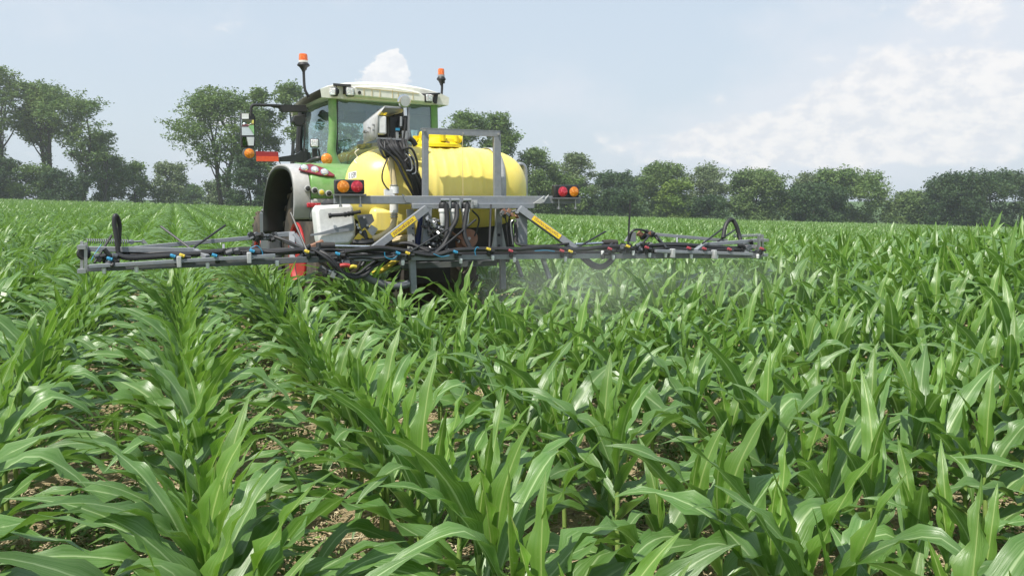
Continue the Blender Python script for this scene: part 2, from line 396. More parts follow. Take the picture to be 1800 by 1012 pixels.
def weedmat():
    m, t, b = newmat('weed_leaves'); g = N(t, 'ShaderNodeNewGeometry'); f = tnoise(t, 4, 3, .5, g.outputs['Position'])
    t.links.new(ramp(t, f, [(.3, (.075, .14, .028)), (.7, (.16, .25, .055))]), b.inputs['Base Color']); b.inputs['Roughness'].default_value = .55
    return m
M['weed'] = weedmat()

# ------------------------------------------------------------------ terrain
def terr(x, y):
    x = np.asarray(x, float); y = np.asarray(y, float)
    z = -.028*np.clip(x, -90, 90) - .009*np.clip(y, -20, 140)
    z = z + .42*np.exp(-((x-8.0)**2/18+(y-11)**2/40))
    z = z + .03*np.sin(x*.31+1)*np.sin(y*.23)
    z = z + .05*np.exp(-((x+1)**2+(y-7)**2)/60)
    return z
def T1(x, y): return float(terr(x, y))
ax_ = np.concatenate([-np.geomspace(1500, 40, 22), np.linspace(-36, 36, 145), np.geomspace(40, 1500, 22)])
ay_ = np.concatenate([-np.geomspace(1500, 8, 16), np.linspace(-5, 40, 91), np.geomspace(42, 2500, 40)])
GX, GY = np.meshgrid(ax_, ay_); GZ = terr(GX, GY)
GZ = GZ + np.where((GY < 14) & (GY > 0) & (np.abs(GX) < 10), rng.normal(0, .012, GX.shape), 0)
hh, ww = GX.shape; ii = np.arange(hh*ww).reshape(hh, ww)
gme = np_mesh('field_ground', np.stack([GX.ravel(), GY.ravel(), GZ.ravel()], 1), np.stack([ii[:-1, :-1].ravel(), ii[:-1, 1:].ravel(), ii[1:, 1:].ravel(), ii[1:, :-1].ravel()], 1), [M['soil']], smooth_=True)
tag(link('ground', gme), kind='structure')

# ------------------------------------------------------------------ trees
def px_world(u, v, Y):
    return (u-CU)/F*Y, 1.5+(351.5-v)/F*Y
CROWN_CACHE = {}
def leaf_cloud(lobes, n, size, seed):
    r = np.random.default_rng(seed)
    vol = np.array([l[3]*l[4]*l[5] for l in lobes])**.75; pr = vol/vol.sum()
    k = r.choice(len(lobes), n, p=pr); L = np.array(lobes)[k]
    d = r.normal(size=(n, 3)); d /= np.linalg.norm(d, axis=1)[:, None]
    rad = r.random(n)**.45 * (1+.18*r.normal(size=n))
    # each lobe breaks up into twigs: pull points towards random twig ends
    P = L[:, :3]+d*rad[:, None]*L[:, 3:6]
    tw = r.integers(0, max(2, n//14), n); jitter = r.normal(0, 1, (n, 3))
    rep = np.zeros_like(P); first = {}
    order = np.argsort(tw); P = P[order]; tw = tw[order]
    idx = np.searchsorted(tw, tw); C = P[idx]
    P = C+jitter*size*np.array([1.5, 1.5, 1.0])
    a = r.normal(size=(n, 3)); a /= np.linalg.norm(a, axis=1)[:, None]; a[:, 2] *= .6
    b = np.cross(a, r.normal(size=(n, 3))); b /= np.linalg.norm(b, axis=1)[:, None]
    s = size*(.55+.9*r.random(n))[:, None]
    V = np.stack([P-a*s, P-b*s*.45, P+a*s, P+b*s*.45], 1).reshape(-1, 3)
    return V, np.arange(4*n).reshape(n, 4)
def tree(u, vt, hw, Y, label, mat='tl_mid', dense=1.0, crown_from=.35, name='broadleaf_tree', cat='tree', lean=0, n=None, lob=None, trunks=1, size=None, group='trees along the field edge', depth=None, seed=0, ivy=False, cat_crown='crown'):
    X, zt = px_world(u, vt, Y); zg = T1(X, Y)-.1; H = zt-zg; rw = hw*(1.2 if u < 780 else 1.3)/F*Y
    r = random.Random(seed+int(u*7+vt)); root = empty(name, (X, Y, zg)); tag(root, label, cat, group)
    size = size or Y*.0017; rd = depth or rw*.9
    z0 = H*crown_from; lobes = []
    nl = int((lob or 10+10*dense)*1.7)
    for i in range(nl):
        t = (i+.5)/nl; zz = z0+(H-z0)*t; env = math.sin(math.pi*min(.97, .12+t*.80))**.65
        lr = min(rw*r.uniform(.20, .42)*(.7+.3*env), H*.2); a = r.uniform(0, 6.28); q = math.sqrt(r.uniform(.1, 1))*max(.05, rw*env-lr*.7)
        lx = q*math.cos(a)+lean*rw*(t-.3); ly = q*math.sin(a)*rd/rw
        lz = min(zz, H-lr*.75)
        lobes.append((lx, ly, lz, lr, lr*rd/rw, lr*r.uniform(.6, .85)))
    lobes.append((lean*rw*.6, 0, H-rw*.3, rw*.38, rw*.38, rw*.3))
    nf = n or int((10500 if u < 780 else 13500)*dense)
    V, Q = leaf_cloud(lobes, nf, size, seed+int(u))
    if ivy:
        V2, Q2 = leaf_cloud([(0, 0, z0*t_, rw*.09, rw*.09, z0*.12) for t_ in (.15, .35, .55, .75, .95)], int(nf*.18), size*.8, seed+5)
        Q = np.concatenate([Q, Q2+len(V)]); V = np.concatenate([V, V2])
    tr = MB(); rt = max(.09, H*.017)
    for k in range(trunks):
        ox = (k-(trunks-1)/2)*rw*.30
        top = Vector((ox+lean*rw*.5+r.uniform(-.1, .1)*rw, 0, H*.80))
        p0 = Vector((ox*.6, 0, -.1)); p1 = p0.lerp(top, .35)+Vector((r.uniform(-.06, .06)*rw, 0, 0)); p2 = p0.lerp(top, .7)+Vector((r.uniform(-.1, .1)*rw, 0, 0))
        tr.tube([p0, p1, p2, top], [rt*1.2, rt, rt*.7, rt*.25], 7, 3)
        for lb in r.sample(lobes, min(len(lobes), 9)):
            c = Vector(lb[:3]); t = max(.22, min(.8, c.z/H-.18)); s = p0.lerp(top, t)
            if t > .35: s = p1.lerp(p2, (t-.35)/.35) if t < .7 else p2.lerp(top, (t-.7)/.1*.33)
            mid = s.lerp(c, .5)+Vector((0, 0, -.04*H*r.random()))
            tr.tube([s, mid, c+Vector((0, 0, lb[5]*.4))], [rt*.42, rt*.26, rt*.07], 5, 3)
    tr.build('trunk', M['bark'], root)
    me = np_mesh('crown', V, Q, [M[mat]]); link('crown', me, root)
    return root
YL = 102
# left group
tree(14, 124, 52, YL, 'tallest thin-trunked tree at the far left edge, airy crown high above the field', dense=1.0, crown_from=.52, ivy=True, seed=1, lob=14)
tree(92, 150, 50, YL+2, 'tall tree with a full rounded crown and two ivy-clad trunks, second from left', dense=1.7, crown_from=.54, trunks=2, ivy=True, seed=2, lob=15)
tree(150, 172, 62, YL+1, 'tall leaning tree with thin wispy branches on its right side, third from left', dense=1.0, crown_from=.45, lean=.25, ivy=True, seed=3, lob=16)
tree(186, 232, 36, YL+1.5, 'sparse wispy sapling leaning out right of the three tall trees', dense=.35, crown_from=.35, lean=.3, seed=4, lob=9)
tree(8, 276, 42, YL-3, 'dark rounded bush under the tallest tree at the far left', 'tl_dark', 1.2, .02, name='dark_bush', cat='bush', seed=5)
tree(72, 290, 44, YL-2, 'mid green bush at the foot of the two-trunked tree', 'tl_mid', .8, .02, name='field_edge_bush', cat='bush', seed=6)
tree(120, 300, 46, YL-2.5, 'low dark bush under the leaning tall tree', 'tl_dark', .9, .02, name='dark_bush', cat='bush', seed=7)
tree(195, 273, 36, YL+5, 'leafy mid-height tree just right of the tall left group', 'tl_light', 1.1, .05, seed=8)
tree(243, 287, 28, YL+7, 'narrow grey-green tree between the leafy tree and the pale round tree', 'tl_mid', .55, .12, seed=9)
tree(302, 287, 37, YL+9, 'pale round open tree standing by the gap of sky', 'tl_pale', .8, .15, seed=10)
tree(342, 327, 19, YL+40, 'small round far tree in the gap left of the tractor', 'tl_mid', .45, .05, seed=11)
tree(385, 319, 24, YL+12, 'low pale tree hanging at the foot of the big tree beside the tractor', 'tl_pale', .5, .05, seed=12)
# behind the tractor
tree(402, 160, 78, 92, 'big spreading tree left of the tractor mirror with dark leaning limbs', dense=1.9, crown_from=.40, lean=-.15, trunks=2, seed=13, lob=20)
tree(462, 160, 40, 91, 'upright tree with feathery crown directly behind the tractor mirror arm', dense=1.0, crown_from=.25, seed=14, lob=14)
tree(440, 272, 42, 89, 'dark bush below the mirror, at the foot of the big tree', 'tl_dark', 1.2, .02, name='dark_bush', cat='bush', seed=15)
tree(516, 150, 42, 93, 'upright tree half hidden by the cab and left beacon', dense=1.2, crown_from=.2, seed=16, lob=14)
tree(600, 215, 70, 95, 'tree seen through the rear window of the cab', 'tl_mid', 1.3, .1, seed=17)
tree(705, 235, 60, 97, 'tree behind the cab, half hidden by the control box', 'tl_mid', 1.0, .1, seed=18)
# right of the cab
tree(822, 200, 52, 96, 'tall bushy tree rising behind the steel hoop, left one of the pair', 'tl_mid', 1.6, .05, seed=19, lob=17)
tree(880, 203, 42, 98, 'tall bushy tree rising above the right end of the yellow tank', 'tl_mid', 1.4, .08, seed=20, lob=16)
tree(945, 262, 40, 100, 'rounded tree just right of the grey overflow pipe', 'tl_light', 1.3, .03, seed=21)
tree(1012, 270, 36, 104, 'open-topped tree above the right tail light box', 'tl_pale', .9, .1, seed=22)
tree(990, 305, 46, 102, 'bushy tree directly behind the right tail light box', 'tl_mid', 1.2, .02, seed=23)
tree(1082, 303, 44, 118, 'dark green domed tree behind the low dark bush', 'tl_dark', 1.2, .05, seed=24)
tree(1085, 334, 50, 101, 'low dark green bush at the field edge right of the tail lights', 'tl_dark', 1.3, .02, name='dark_bush', cat='bush', seed=25)
tree(1160, 288, 44, 108, 'tree with yellow-green patches on its lower right', 'tl_light', 1.5, .04, seed=26)
tree(1190, 318, 30, 105, 'yellow-green bushy tree in the middle of the right tree line', 'tl_bright', .9, .04, seed=27)
tree(1240, 290, 42, 112, 'thin feathery tree with sky showing through its branches', 'tl_pale', .75, .2, seed=28)
tree(1245, 345, 40, 104, 'low dark bush under the feathery tree', 'tl_dark', .9, .02, name='dark_bush', cat='bush', seed=29)
tree(1328, 298, 50, 106, 'wide rounded tree above the right hose loop of the boom', 'tl_light', 2.0, .03, seed=30)
tree(1412, 306, 30, 116, 'pale thin tree rising behind the dark bush', 'tl_pale', .6, .2, seed=31)
tree(1475, 297, 72, 112, 'broad tree with uneven top, largest of the right tree line', 'tl_mid', 2.2, .03, seed=32, lob=24)
tree(1430, 322, 50, 104, 'dark rounded bush in front of the broad tree', 'tl_dark', 1.6, .02, name='dark_bush', cat='bush', seed=33)
tree(1595, 336, 48, 110, 'low tree in the dip between the broad tree and the dark dome', 'tl_light', 1.4, .03, seed=34)
tree(1665, 305, 46, 105, 'dark tree, left half of the dark dome at right', 'tl_dark', 1.5, .03, seed=35)
tree(1738, 300, 72, 103, 'dark domed tree at the right edge of the photo', 'tl_dark', 2.2, .02, seed=36, lob=24)
tree(1830, 330, 50, 104, 'dark low tree cut off by the right edge', 'tl_dark', 1.2, .02, seed=37)

# ------------------------------------------------------------------ corn
ROW = R(23.5); RD = Vector((-math.sin(ROW), math.cos(ROW), 0)); RL = Vector((math.cos(ROW), math.sin(ROW), 0))
STAGES = [  # collar height, blade length, width, start angle, end angle (from the vertical, degrees), fold
    (.05, .32, .046, 62, 128, .5), (.09, .44, .062, 58, 130, .5), (.14, .56, .080, 52, 126, .45), (.20, .64, .097, 47, 120, .42), (.26, .70, .110, 41, 114, .38),
    (.32, .71, .117, 36, 108, .38), (.38, .68, .114, 28, 96, .40), (.43, .61, .102, 19, 74, .48), (.47, .50, .082, 10, 38, .6), (.49, .40, .050, 4, 14, .9)]
def leaf_arrays(stage, r, segs, half):
    h0, L, W, a0, a1, fold = STAGES[stage]
    L *= r.uniform(.85, 1.15); W *= r.uniform(.84, 1.14); a0 = R(a0+r.uniform(-9, 9)); a1 = R(a1+r.uniform(-22, 22)); pw = r.uniform(1.1, 2.2)
    tw = R(r.uniform(-55, 55)) if stage > 1 else R(r.uniform(-40, 40)); bend = r.uniform(-.14, .14); rf = r.uniform(.009, .023)*(W/.08); fr = r.uniform(3.2, 5.0); ph = r.uniform(0, 6.28); ph2 = r.uniform(0, 6.28)
    kink = r.uniform(.45, .8) if (r.random() < .22 and 2 < stage < 8) else None
    x, z = .008, 0.0; V = []; UV = []; na = 2*half+1
    for i in range(segs+1):
        t = i/segs; a = a0+(a1-a0)*t**pw
        if kink and t > kink: a += R(55)*min(1, (t-kink)/.12)
        if i: x += math.sin(a)*L/segs; z += math.cos(a)*L/segs
        rise = .50+.50*math.sin(math.pi/2*min(t/.32, 1)); fall = 1-max(0, (t-.30)/.70)**1.75
        wd = W*rise*max(fall, .012)
        Tn = np.array([math.sin(a), 0, math.cos(a)]); Nn = np.array([-math.cos(a), 0, math.sin(a)]); B = np.array([0, 1., 0])
        q = tw*t*t; B2 = B*math.cos(q)+Nn*math.sin(q); N2 = Nn*math.cos(q)-B*math.sin(q)
        fa = 1.35*max(0, 1-t/.22)+fold*(1-.65*t); mid = np.array([x, bend*t*t, z])
        for j in range(-half, half+1):
            s = j/half; side = ph if s > 0 else ph2
            ru = rf*math.sin(fr*2*math.pi*t+side)*s*s*math.sin(math.pi*min(1, t*1.05))
            V.append(mid+B2*(s*wd/2*math.cos(fa*abs(s)*.8))+N2*(abs(s)**1.3*wd/2*math.sin(fa)*.9+ru)); UV.append((s*.5+.5, t))
    Q = [(i*na+j, i*na+j+1, (i+1)*na+j+1, (i+1)*na+j) for i in range(segs) for j in range(na-1)]
    return np.array(V), np.array(UV), np.array(Q)
def stalk_arrays(h, n=7):
    V = []; zs = [-.03, .0, .05, .12, .2, .3, .4, h]; rs = [.012, .0125, .013, .0125, .012, .011, .009, .006]
    for z, r_ in zip(zs, rs):
        for j in range(n): V.append((r_*math.cos(6.283*j/n), r_*math.sin(6.283*j/n), z))
    Q = [(i*n+j, i*n+(j+1) % n, (i+1)*n+(j+1) % n, (i+1)*n+j) for i in range(len(zs)-1) for j in range(n)]
    return np.array(V), np.zeros((len(V), 2)), np.array(Q)
pr = random.Random(11)
LIB = []
for s in range(10):
    row = []
    for k in range(7):
        V, UV, Q = leaf_arrays(s, pr, 15, 2)
        row.append(np_mesh('leaf', V, Q, [M['leaf' if s < 8 else 'whorl']], uv=UV, smooth_=True))
    LIB.append(row)
V, UV, Q = stalk_arrays(.47); STALK = np_mesh('stalk', V, Q, [M['stalk']], uv=UV, smooth_=True)
def plan(r, low=(1, 1, 2, 2)):
    """(stage, azimuth, lean jitter) of every leaf of one plant"""
    phi = ROW+r.gauss(0, .45); res = []
    for s in range(r.choice(low), 10):
        res.append((s, phi+(math.pi if s % 2 else 0)+r.gauss(0, .24), r.gauss(0, .05)))
    return res
# joined low plants for the far crop (instanced)
protos = bpy.data.collections.new('corn_forms')
for k in range(14):
    Vs, Us, Qs, Ms, n = [], [], [], [], 0
    for (s, a, j) in plan(pr):
        V, UV, Q = leaf_arrays(s, pr, 9, 1); c, sn = math.cos(a), math.sin(a)
        W = np.stack([V[:, 0]*c-V[:, 1]*sn, V[:, 0]*sn+V[:, 1]*c, V[:, 2]+STAGES[s][0]], 1)
        Vs.append(W); Us.append(UV); Qs.append(Q+n); Ms += [0 if s < 8 else 1]*len(Q); n += len(V)
    V, UV, Q = stalk_arrays(.47, 5); Vs.append(V); Us.append(UV); Qs.append(Q+n); Ms += [2]*len(Q)
    me = np_mesh('corn_form', np.concatenate(Vs), np.concatenate(Qs), [M['leaf'], M['whorl'], M['stalk']], Ms, np.concatenate(Us), True)
    o = bpy.data.objects.new('corn_form', me); protos.objects.link(o)

TYAW, SYAW = R(28), R(21); ORI = Vector((-.41, 7.0, 0))
def to_local(x, y, yaw):
    dx, dy = x-ORI.x, y-ORI.y; return dx*math.cos(yaw)+dy*math.sin(yaw), -dx*math.sin(yaw)+dy*math.cos(yaw)
def height_scale(x, y):
    t = min(1, max(0, (x-1.5)/5)); e = min(1, max(0, (16-y)/6))
    return .88+.30*t*t*(3-2*t)*e+.20*math.exp(-((x+1.8)**2+(y-7.1)**2)/.5)
pts = []
hr = random.Random(5)
for k in range(-150, 190):
    L = k*.76+.02
    s = -20.0
    while s < 140:
        s += .155+hr.gauss(0, .026)
        x = RL.x*L+RD.x*s; y = RL.y*L+RD.y*s
        if y < .75 or y > 94: continue
        if abs(x) > y*.70+4 : continue
        if hr.random() < .02: continue
        if y > 45 and hr.random() < .25: continue
        x += hr.gauss(0, .018); y += hr.gauss(0, .018)
        tx, ty = to_local(x, y, TYAW)
        if -1.02 < tx < 1.6 and 1.6 < ty < 8.0: continue
        sx, sy = to_local(x, y, SYAW)
        if -.45 < sx < .85 and .25 < sy < 1.8: continue
        pts.append((x, y, hr.uniform(-.25, .25), height_scale(x, y)*hr.choice((hr.uniform(.9, 1.1), hr.uniform(.9, 1.1), hr.uniform(.74, 1.0))), hr.randrange(1 << 30), k))
def shows(x, y):
    return abs(x) < y*.665+.30 and y > .85
pts.sort(key=lambda p: p[1]+.12*abs(p[0])+(0 if shows(p[0], p[1]) else 1e6))
near = [p for p in pts[:300]]; far = pts[300:]
root0 = bpy.data.objects.new('corn_plant', None); root0.empty_display_size = .1
ORD = ['', 'first', 'second', 'third', 'fourth', 'fifth', 'sixth', 'seventh', 'eighth', 'ninth', 'tenth', 'eleventh', 'twelfth', 'thirteenth', 'fourteenth', 'fifteenth', 'sixteenth', 'seventeenth', 'eighteenth', 'nineteenth', 'twentieth']
def row_words(k):
    if k == 0: return 'broad-leaved corn plant in the straight row rising from the bottom left of the photo', 'corn plants in the straight row at bottom left'
    sd_ = 'right' if k > 0 else 'left'; o_ = ORD[min(abs(k), 20)]
    return f'broad-leaved corn plant in the {o_} row {sd_} of the straight row at bottom left', f'corn plants in the {o_} row {sd_} of the straight row'
for (x, y, rz, sc_, sd_, kr) in near:
    r = random.Random(sd_); rt = root0.copy(); col.objects.link(rt)
    rt.location = (x, y, T1(x, y)); rt.rotation_euler = (r.gauss(0, .04), r.gauss(0, .04), rz); rt.scale = (sc_,)*3
    rt['label'], rt['group'] = row_words(kr); rt['category'] = 'corn plant'
    st = bpy.data.objects.new('stalk', STALK); col.objects.link(st); st.parent = rt
    for (s, a, j) in plan(r, (2, 3, 3, 4) if x < .8 and y < 5.5 else (1, 1, 2, 2)):
        lf = bpy.data.objects.new('leaf', r.choice(LIB[s])); col.objects.link(lf); lf.parent = rt
        lf.location = (0, 0, STAGES[s][0]); lf.rotation_euler = (0, j, a); lf.scale = (1, r.choice((1, -1)), 1)
n = len(far); A = np.array([p[:4] for p in far])
me = bpy.data.meshes.new('corn_crop'); me.vertices.add(n)
me.vertices.foreach_set('co', np.stack([A[:, 0], A[:, 1], terr(A[:, 0], A[:, 1])], 1).astype(np.float32).ravel())
flip = rng.integers(0, 2, n)*math.pi
for nm, dt, arr in (('spin', 'FLOAT', A[:, 2]+flip), ('size', 'FLOAT', A[:, 3]), ('form', 'INT', rng.integers(0, 14, n))):
    at = me.attributes.new(nm, dt, 'POINT'); at.data.foreach_set('value', arr.astype(np.int32 if dt == 'INT' else np.float32))
crop = link('corn_crop', me); tag(crop, 'dense green corn crop running in rows from the near rows to the trees', 'corn crop', kind='stuff')
ng = bpy.data.node_groups.new('plant_rows', 'GeometryNodeTree')
ng.interface.new_socket('Geometry', in_out='INPUT', socket_type='NodeSocketGeometry'); ng.interface.new_socket('Geometry', in_out='OUTPUT', socket_type='NodeSocketGeometry')
gi, go = ng.nodes.new('NodeGroupInput'), ng.nodes.new('NodeGroupOutput')
ip = ng.nodes.new('GeometryNodeInstanceOnPoints'); ci = ng.nodes.new('GeometryNodeCollectionInfo')
ci.inputs['Collection'].default_value = protos; ci.inputs['Separate Children'].default_value = True; ci.inputs['Reset Children'].default_value = True
def attr(nm, dt):
    a = ng.nodes.new('GeometryNodeInputNamedAttribute'); a.data_type = dt; a.inputs['Name'].default_value = nm; return a.outputs['Attribute']
cx = ng.nodes.new('ShaderNodeCombineXYZ'); ng.links.new(attr('spin', 'FLOAT'), cx.inputs[2])
e2r = ng.nodes.new('FunctionNodeEulerToRotation'); ng.links.new(cx.outputs[0], e2r.inputs[0])
ng.links.new(gi.outputs[0], ip.inputs['Points']); ng.links.new(ci.outputs[0], ip.inputs['Instance']); ip.inputs['Pick Instance'].default_value = True
ng.links.new(attr('form', 'INT'), ip.inputs['Instance Index']); ng.links.new(e2r.outputs[0], ip.inputs['Rotation'])
ng.links.new(attr('size', 'FLOAT'), ip.inputs['Scale']); ng.links.new(ip.outputs[0], go.inputs[0])
md = crop.modifiers.new('rows', 'NODES'); md.node_group = ng

# straw and stalk residue, weeds between the rows
def bars(n, seed):
    r = np.random.default_rng(seed); y = .9+9.5*r.random(n)**1.3; x = (r.random(n)*2-1)*(y*.72+.4)
    ln = r.uniform(.02, .13, n)*np.where(r.random(n) < .06, 2.3, 1); wd = r.uniform(.002, .007, n)*np.where(r.random(n) < .06, 2, 1); a = r.random(n)*6.28; tilt = r.normal(0, .18, n)
    d = np.stack([np.cos(a)*np.cos(tilt), np.sin(a)*np.cos(tilt), np.sin(tilt)], 1); s = np.stack([-np.sin(a), np.cos(a), np.zeros(n)], 1); u = np.cross(d, s)
    c = np.stack([x, y, terr(x, y)+r.uniform(.004, .03, n)], 1)
    P = []
    for e in (-1, 1):
        for (p, q) in ((-1, -.4), (1, -.4), (0, .8)): P.append(c+d*(e*ln/2)[:, None]+s*(p*wd/2)[:, None]+u*(q*wd/2)[:, None])
    V = np.stack(P, 1).reshape(-1, 3); b = np.arange(n)[:, None]*6
    Q = np.concatenate([b+np.array([[0, 1, 4, 3]]), b+np.array([[1, 2, 5, 4]]), b+np.array([[2, 0, 3, 5]])])
    return V, Q
V, Q = bars(42000, 3)
tag(link('straw_residue', np_mesh('straw_residue', V, Q, [M['straw']])), 'dry tan straw and old stalk litter on the soil between the corn rows', 'straw', kind='stuff')
def weeds(n, seed):
    r = np.random.default_rng(seed); out = []
    k = 1300; cy = 1.2+9*r.random(k)**1.2; cx_ = (r.random(k)*2-1)*(cy*.7+.3)
    Lc = cx_*RL.x+cy*RL.y; dist = np.abs(((Lc-.02)/.76+.5) % 1-.5)*.76
    keep = dist > .13; cx_, cy = cx_[keep], cy[keep]; k = len(cx_)
    i = r.integers(0, k, n); rad = (r.random(k)*.10+.05)[i]
    P = np.stack([cx_[i]+r.normal(0, 1, n)*rad, cy[i]+r.normal(0, 1, n)*rad, np.zeros(n)], 1)
    P[:, 2] = terr(P[:, 0], P[:, 1])+.012+r.random(n)**1.5*.09
    a = r.normal(size=(n, 3)); a[:, 2] *= .5; a /= np.linalg.norm(a, axis=1)[:, None]; b = np.cross(a, r.normal(size=(n, 3))*np.array([.5, .5, 1])); b /= np.linalg.norm(b, axis=1)[:, None]
    s = r.uniform(.007, .019, n)[:, None]
    V = np.stack([P-a*s, P-b*s*.6, P+a*s, P+b*s*.6], 1).reshape(-1, 3)
    return V, np.arange(4*n).reshape(n, 4)
V, Q = weeds(80000, 9)
tag(link('weeds', np_mesh('weeds', V, Q, [M['weed']])), 'patches of small green weeds on the bare soil between the corn rows', 'weeds', kind='stuff')

# ------------------------------------------------------------------ tractor and sprayer frames
def frame(yaw):
    c, s = math.cos(yaw), math.sin(yaw)
    def P(u, v, y):                        # point of the vertical plane y = const of the machine seen at photo point (u, v)
        a = (u-CU)/F; b = -(v-CV)/F
        d = (a, math.cos(PITCH)+b*math.sin(PITCH), -math.sin(PITCH)+b*math.cos(PITCH))
        t = (y-ORI.x*s+ORI.y*c)/(-d[0]*s+d[1]*c)
        wx, wy = d[0]*t-ORI.x, d[1]*t-ORI.y
        return Vector((wx*c+wy*s, y, 1.5+d[2]*t-ORI.z))
    return P
T = frame(TYAW); S = frame(SYAW)
V3 = Vector

# ---- tractor
tr = empty('tractor', ORI, TYAW); tag(tr, 'green farm tractor with white cab roof and red wheel rims seen from behind', 'tractor')
XC = .30                                   # centre line of the tractor
AY, AZ = 2.57, .85                          # rear axle
FP = spline([(0, 1.72, 1.30), (0, 1.665, 1.45), (0, 1.66, 1.62), (0, 1.72, 1.75), (0, 1.86, 1.835), (0, 2.15, 1.88), (0, 2.55, 1.885), (0, 2.92, 1.81), (0, 3.22, 1.62), (0, 3.40, 1.38), (0, 3.46, 1.10)], 6)
def fprof(i0=0, i1=None, k=1.0): return [(AY+(p.y-AY)*k, AZ+(p.z-AZ)*k) for p in FP[i0:i1]]
def fender(side):
    sx = lambda x: x if side < 0 else .02-x
    def sheet(xs, i0, i1): return [[V3((sx(x), y, z)) for (y, z) in fprof(i0, i1, k)] for (x, k) in xs]
    g = MB(); g.grid(sheet(((-1.165, .972), (-1.16, .992), (-1.14, 1.0), (-1.0, 1.006), (-.995, .995)), 0, 56)); root_ = g.build('fender', M['fgrey'], tr, solid=.012)
    g = MB(); g.grid(sheet(((-.994, 1.003), (-.97, 1.014), (-.5, 1.014), (-.1, 1.0)), 8, 50)); g.build('green_panel', M['green'], root_, solid=.015)
    g = MB(); g.grid(sheet(((-.994, 1.0), (-.97, 1.008), (-.5, 1.008), (-.1, 1.0)), 0, 9)); g.build('lower_panel', M['fgrey'], root_, solid=.015)
    g = MB(); g.grid([[V3((sx(x), AY+(y-AY)*k, AZ+(z-AZ)*k)) for (y, z) in fprof()] for (x, k) in ((-1.162, .965), (-1.10, .955), (-.2, .955))]); g.build('inner_liner', M['plastic'], root_, solid=.012)
    return root_
fl = fender(-1); fender(1)
def on_fender(u, v, off=.03):              # point on the rear face of the left fender under photo point (u, v)
    best = None
    pf = [(p.y, p.z) for p in spline([V3((0, a, b)) for a, b in fprof()], 3)]
    for y in np.linspace(1.4, 2.7, 400):
        p = T(u, v, float(y))
        for (yy, zz) in pf[:90]:
            e = abs(yy-p.y)+abs(zz-p.z)
            if best is None or e < best[0]: best = (e, p, yy, zz)
    e, p, yy, zz = best; i = min(range(90), key=lambda i: abs(pf[i][0]-yy)+abs(pf[i][1]-zz)); i = max(1, i)
    t = V3((0, pf[i+1][0]-pf[i-1][0], pf[i+1][1]-pf[i-1][1])).normalized(); nrm = V3((0, -t.z, t.y)) 
    if nrm.y > 0 and nrm.z < 0: nrm = -nrm
    q = V3((p.x, yy, zz)); 
    return q+nrm*off, nrm, t
# light cluster: dark red lens, three round lamps
top = [on_fender(u, v, .022)[0] for u, v in ((524, 303), (528, 296), (545, 294), (570, 301), (588, 312))]
bot = [on_fender(u, v, .022)[0] for u, v in ((586, 314), (560, 312), (540, 308), (526, 304))]
g = MB(); nrm = on_fender(555, 303)[1]; g.prism(top+bot, nrm*.022); cl_ = g.build('light_cluster', M['cluster'], tr, bevel=.008)
for (u, v) in ((534, 301), (552, 304), (569, 308)):
    p, nn_, _ = on_fender(u, v, .042); nn_ = (nn_+V3((-.1, -.5, -.1))).normalized(); MB().lathe([(.040, 0), (.040, .015), (.034, .02)], p-nn_*.004, nn_, 18).mat(1).lathe([(.032, .018), (.028, .026), (.012, .03)], p-nn_*.004, nn_, 18).build('round_lamp', [M['chrome'], M['lamp']], cl_)
for i, (u, v) in enumerate(((540, 332), (552, 335), (564, 338), (577, 341))):
    p, nn_, _ = on_fender(u, v, .01); b = MB().lathe([(.034, 0), (.034, .022), (.027, .026)], p, nn_, 18).build('control_button', M['lgrey'], tr)
    MB().lathe([(.026, .02), (.026, .028), (.018, .034)], p, nn_, 14).build('button_cap', M['yellow' if i == 2 else 'plastic'], b)
p, nn_, t_ = on_fender(552, 360, .02); g = MB(); g.box(p, (.155, .02, .045)); g.build('red_reflector', M['redlens'], tr, bevel=.006)
# wheels: tyre with lugs, red rim
def wheel(xi, xo, yc, r, name='wheel'):
    cx_ = (xi+xo)/2; sg = 1 if xo > xi else -1; w2 = abs(xo-xi)/2
    prof = [(r*.40, -w2*.8), (r*.47, -w2*.95), (r*.78, -w2*1.0), (r*.93, -w2*.92), (r*.965, -w2*.6), (r*.97, 0), (r*.965, w2*.6), (r*.93, w2*.92), (r*.78, w2*1.0), (r*.47, w2*.95), (r*.40, w2*.8)]
    g = MB(); g.lathe(prof, (cx_, yc, r), (sg, 0, 0), 48)
    ty = g.build(name, M['tyre'], tr)
    g = MB()
    for i in range(22):
        for sd_ in (-1, 1):
            a = 2*math.pi*(i+(.5 if sd_ > 0 else 0))/22; p = []
            for (q, ang) in ((.02, .16), (1.0, -.12)):
                for rr in (r*.93 if q > .5 else r*.955, r*1.0 if q < .5 else r*.97):
                    for da in (-.035, .035):
                        aa = a+ang+da; p.append(V3((cx_+sd_*q*w2*.98, yc+math.cos(aa)*rr, r+math.sin(aa)*rr)))
            a0, a1, b0, b1, c0, c1, d0, d1 = p
            g.hexa([a0, a1, c1, c0, b0, b1, d1, d0])
    tag(g.build('tread_lug', M['tyre'], ty), kind='stuff')
    g = MB(); x0 = xo
    g.lathe([(r*.46, -.05), (r*.47, .0), (r*.46, .012), (r*.43, .0), (r*.40, -.12), (r*.36, -.20), (r*.2, -.22), (r*.19, -.10), (.05, -.09)], (x0, yc, r), (sg, 0, 0), 40)
    g.build('rim', M['red'], ty)
    g = MB()
    for i in range(8):
        a = 2*math.pi*i/8; g.cyl((x0-sg*.20, yc+math.cos(a)*r*.27, r+math.sin(a)*r*.27), (x0-sg*.225, yc+math.cos(a)*r*.27, r+math.sin(a)*r*.27), .022, n=6)
    tag(g.build('wheel_nut', M['steel'], ty), kind='stuff')
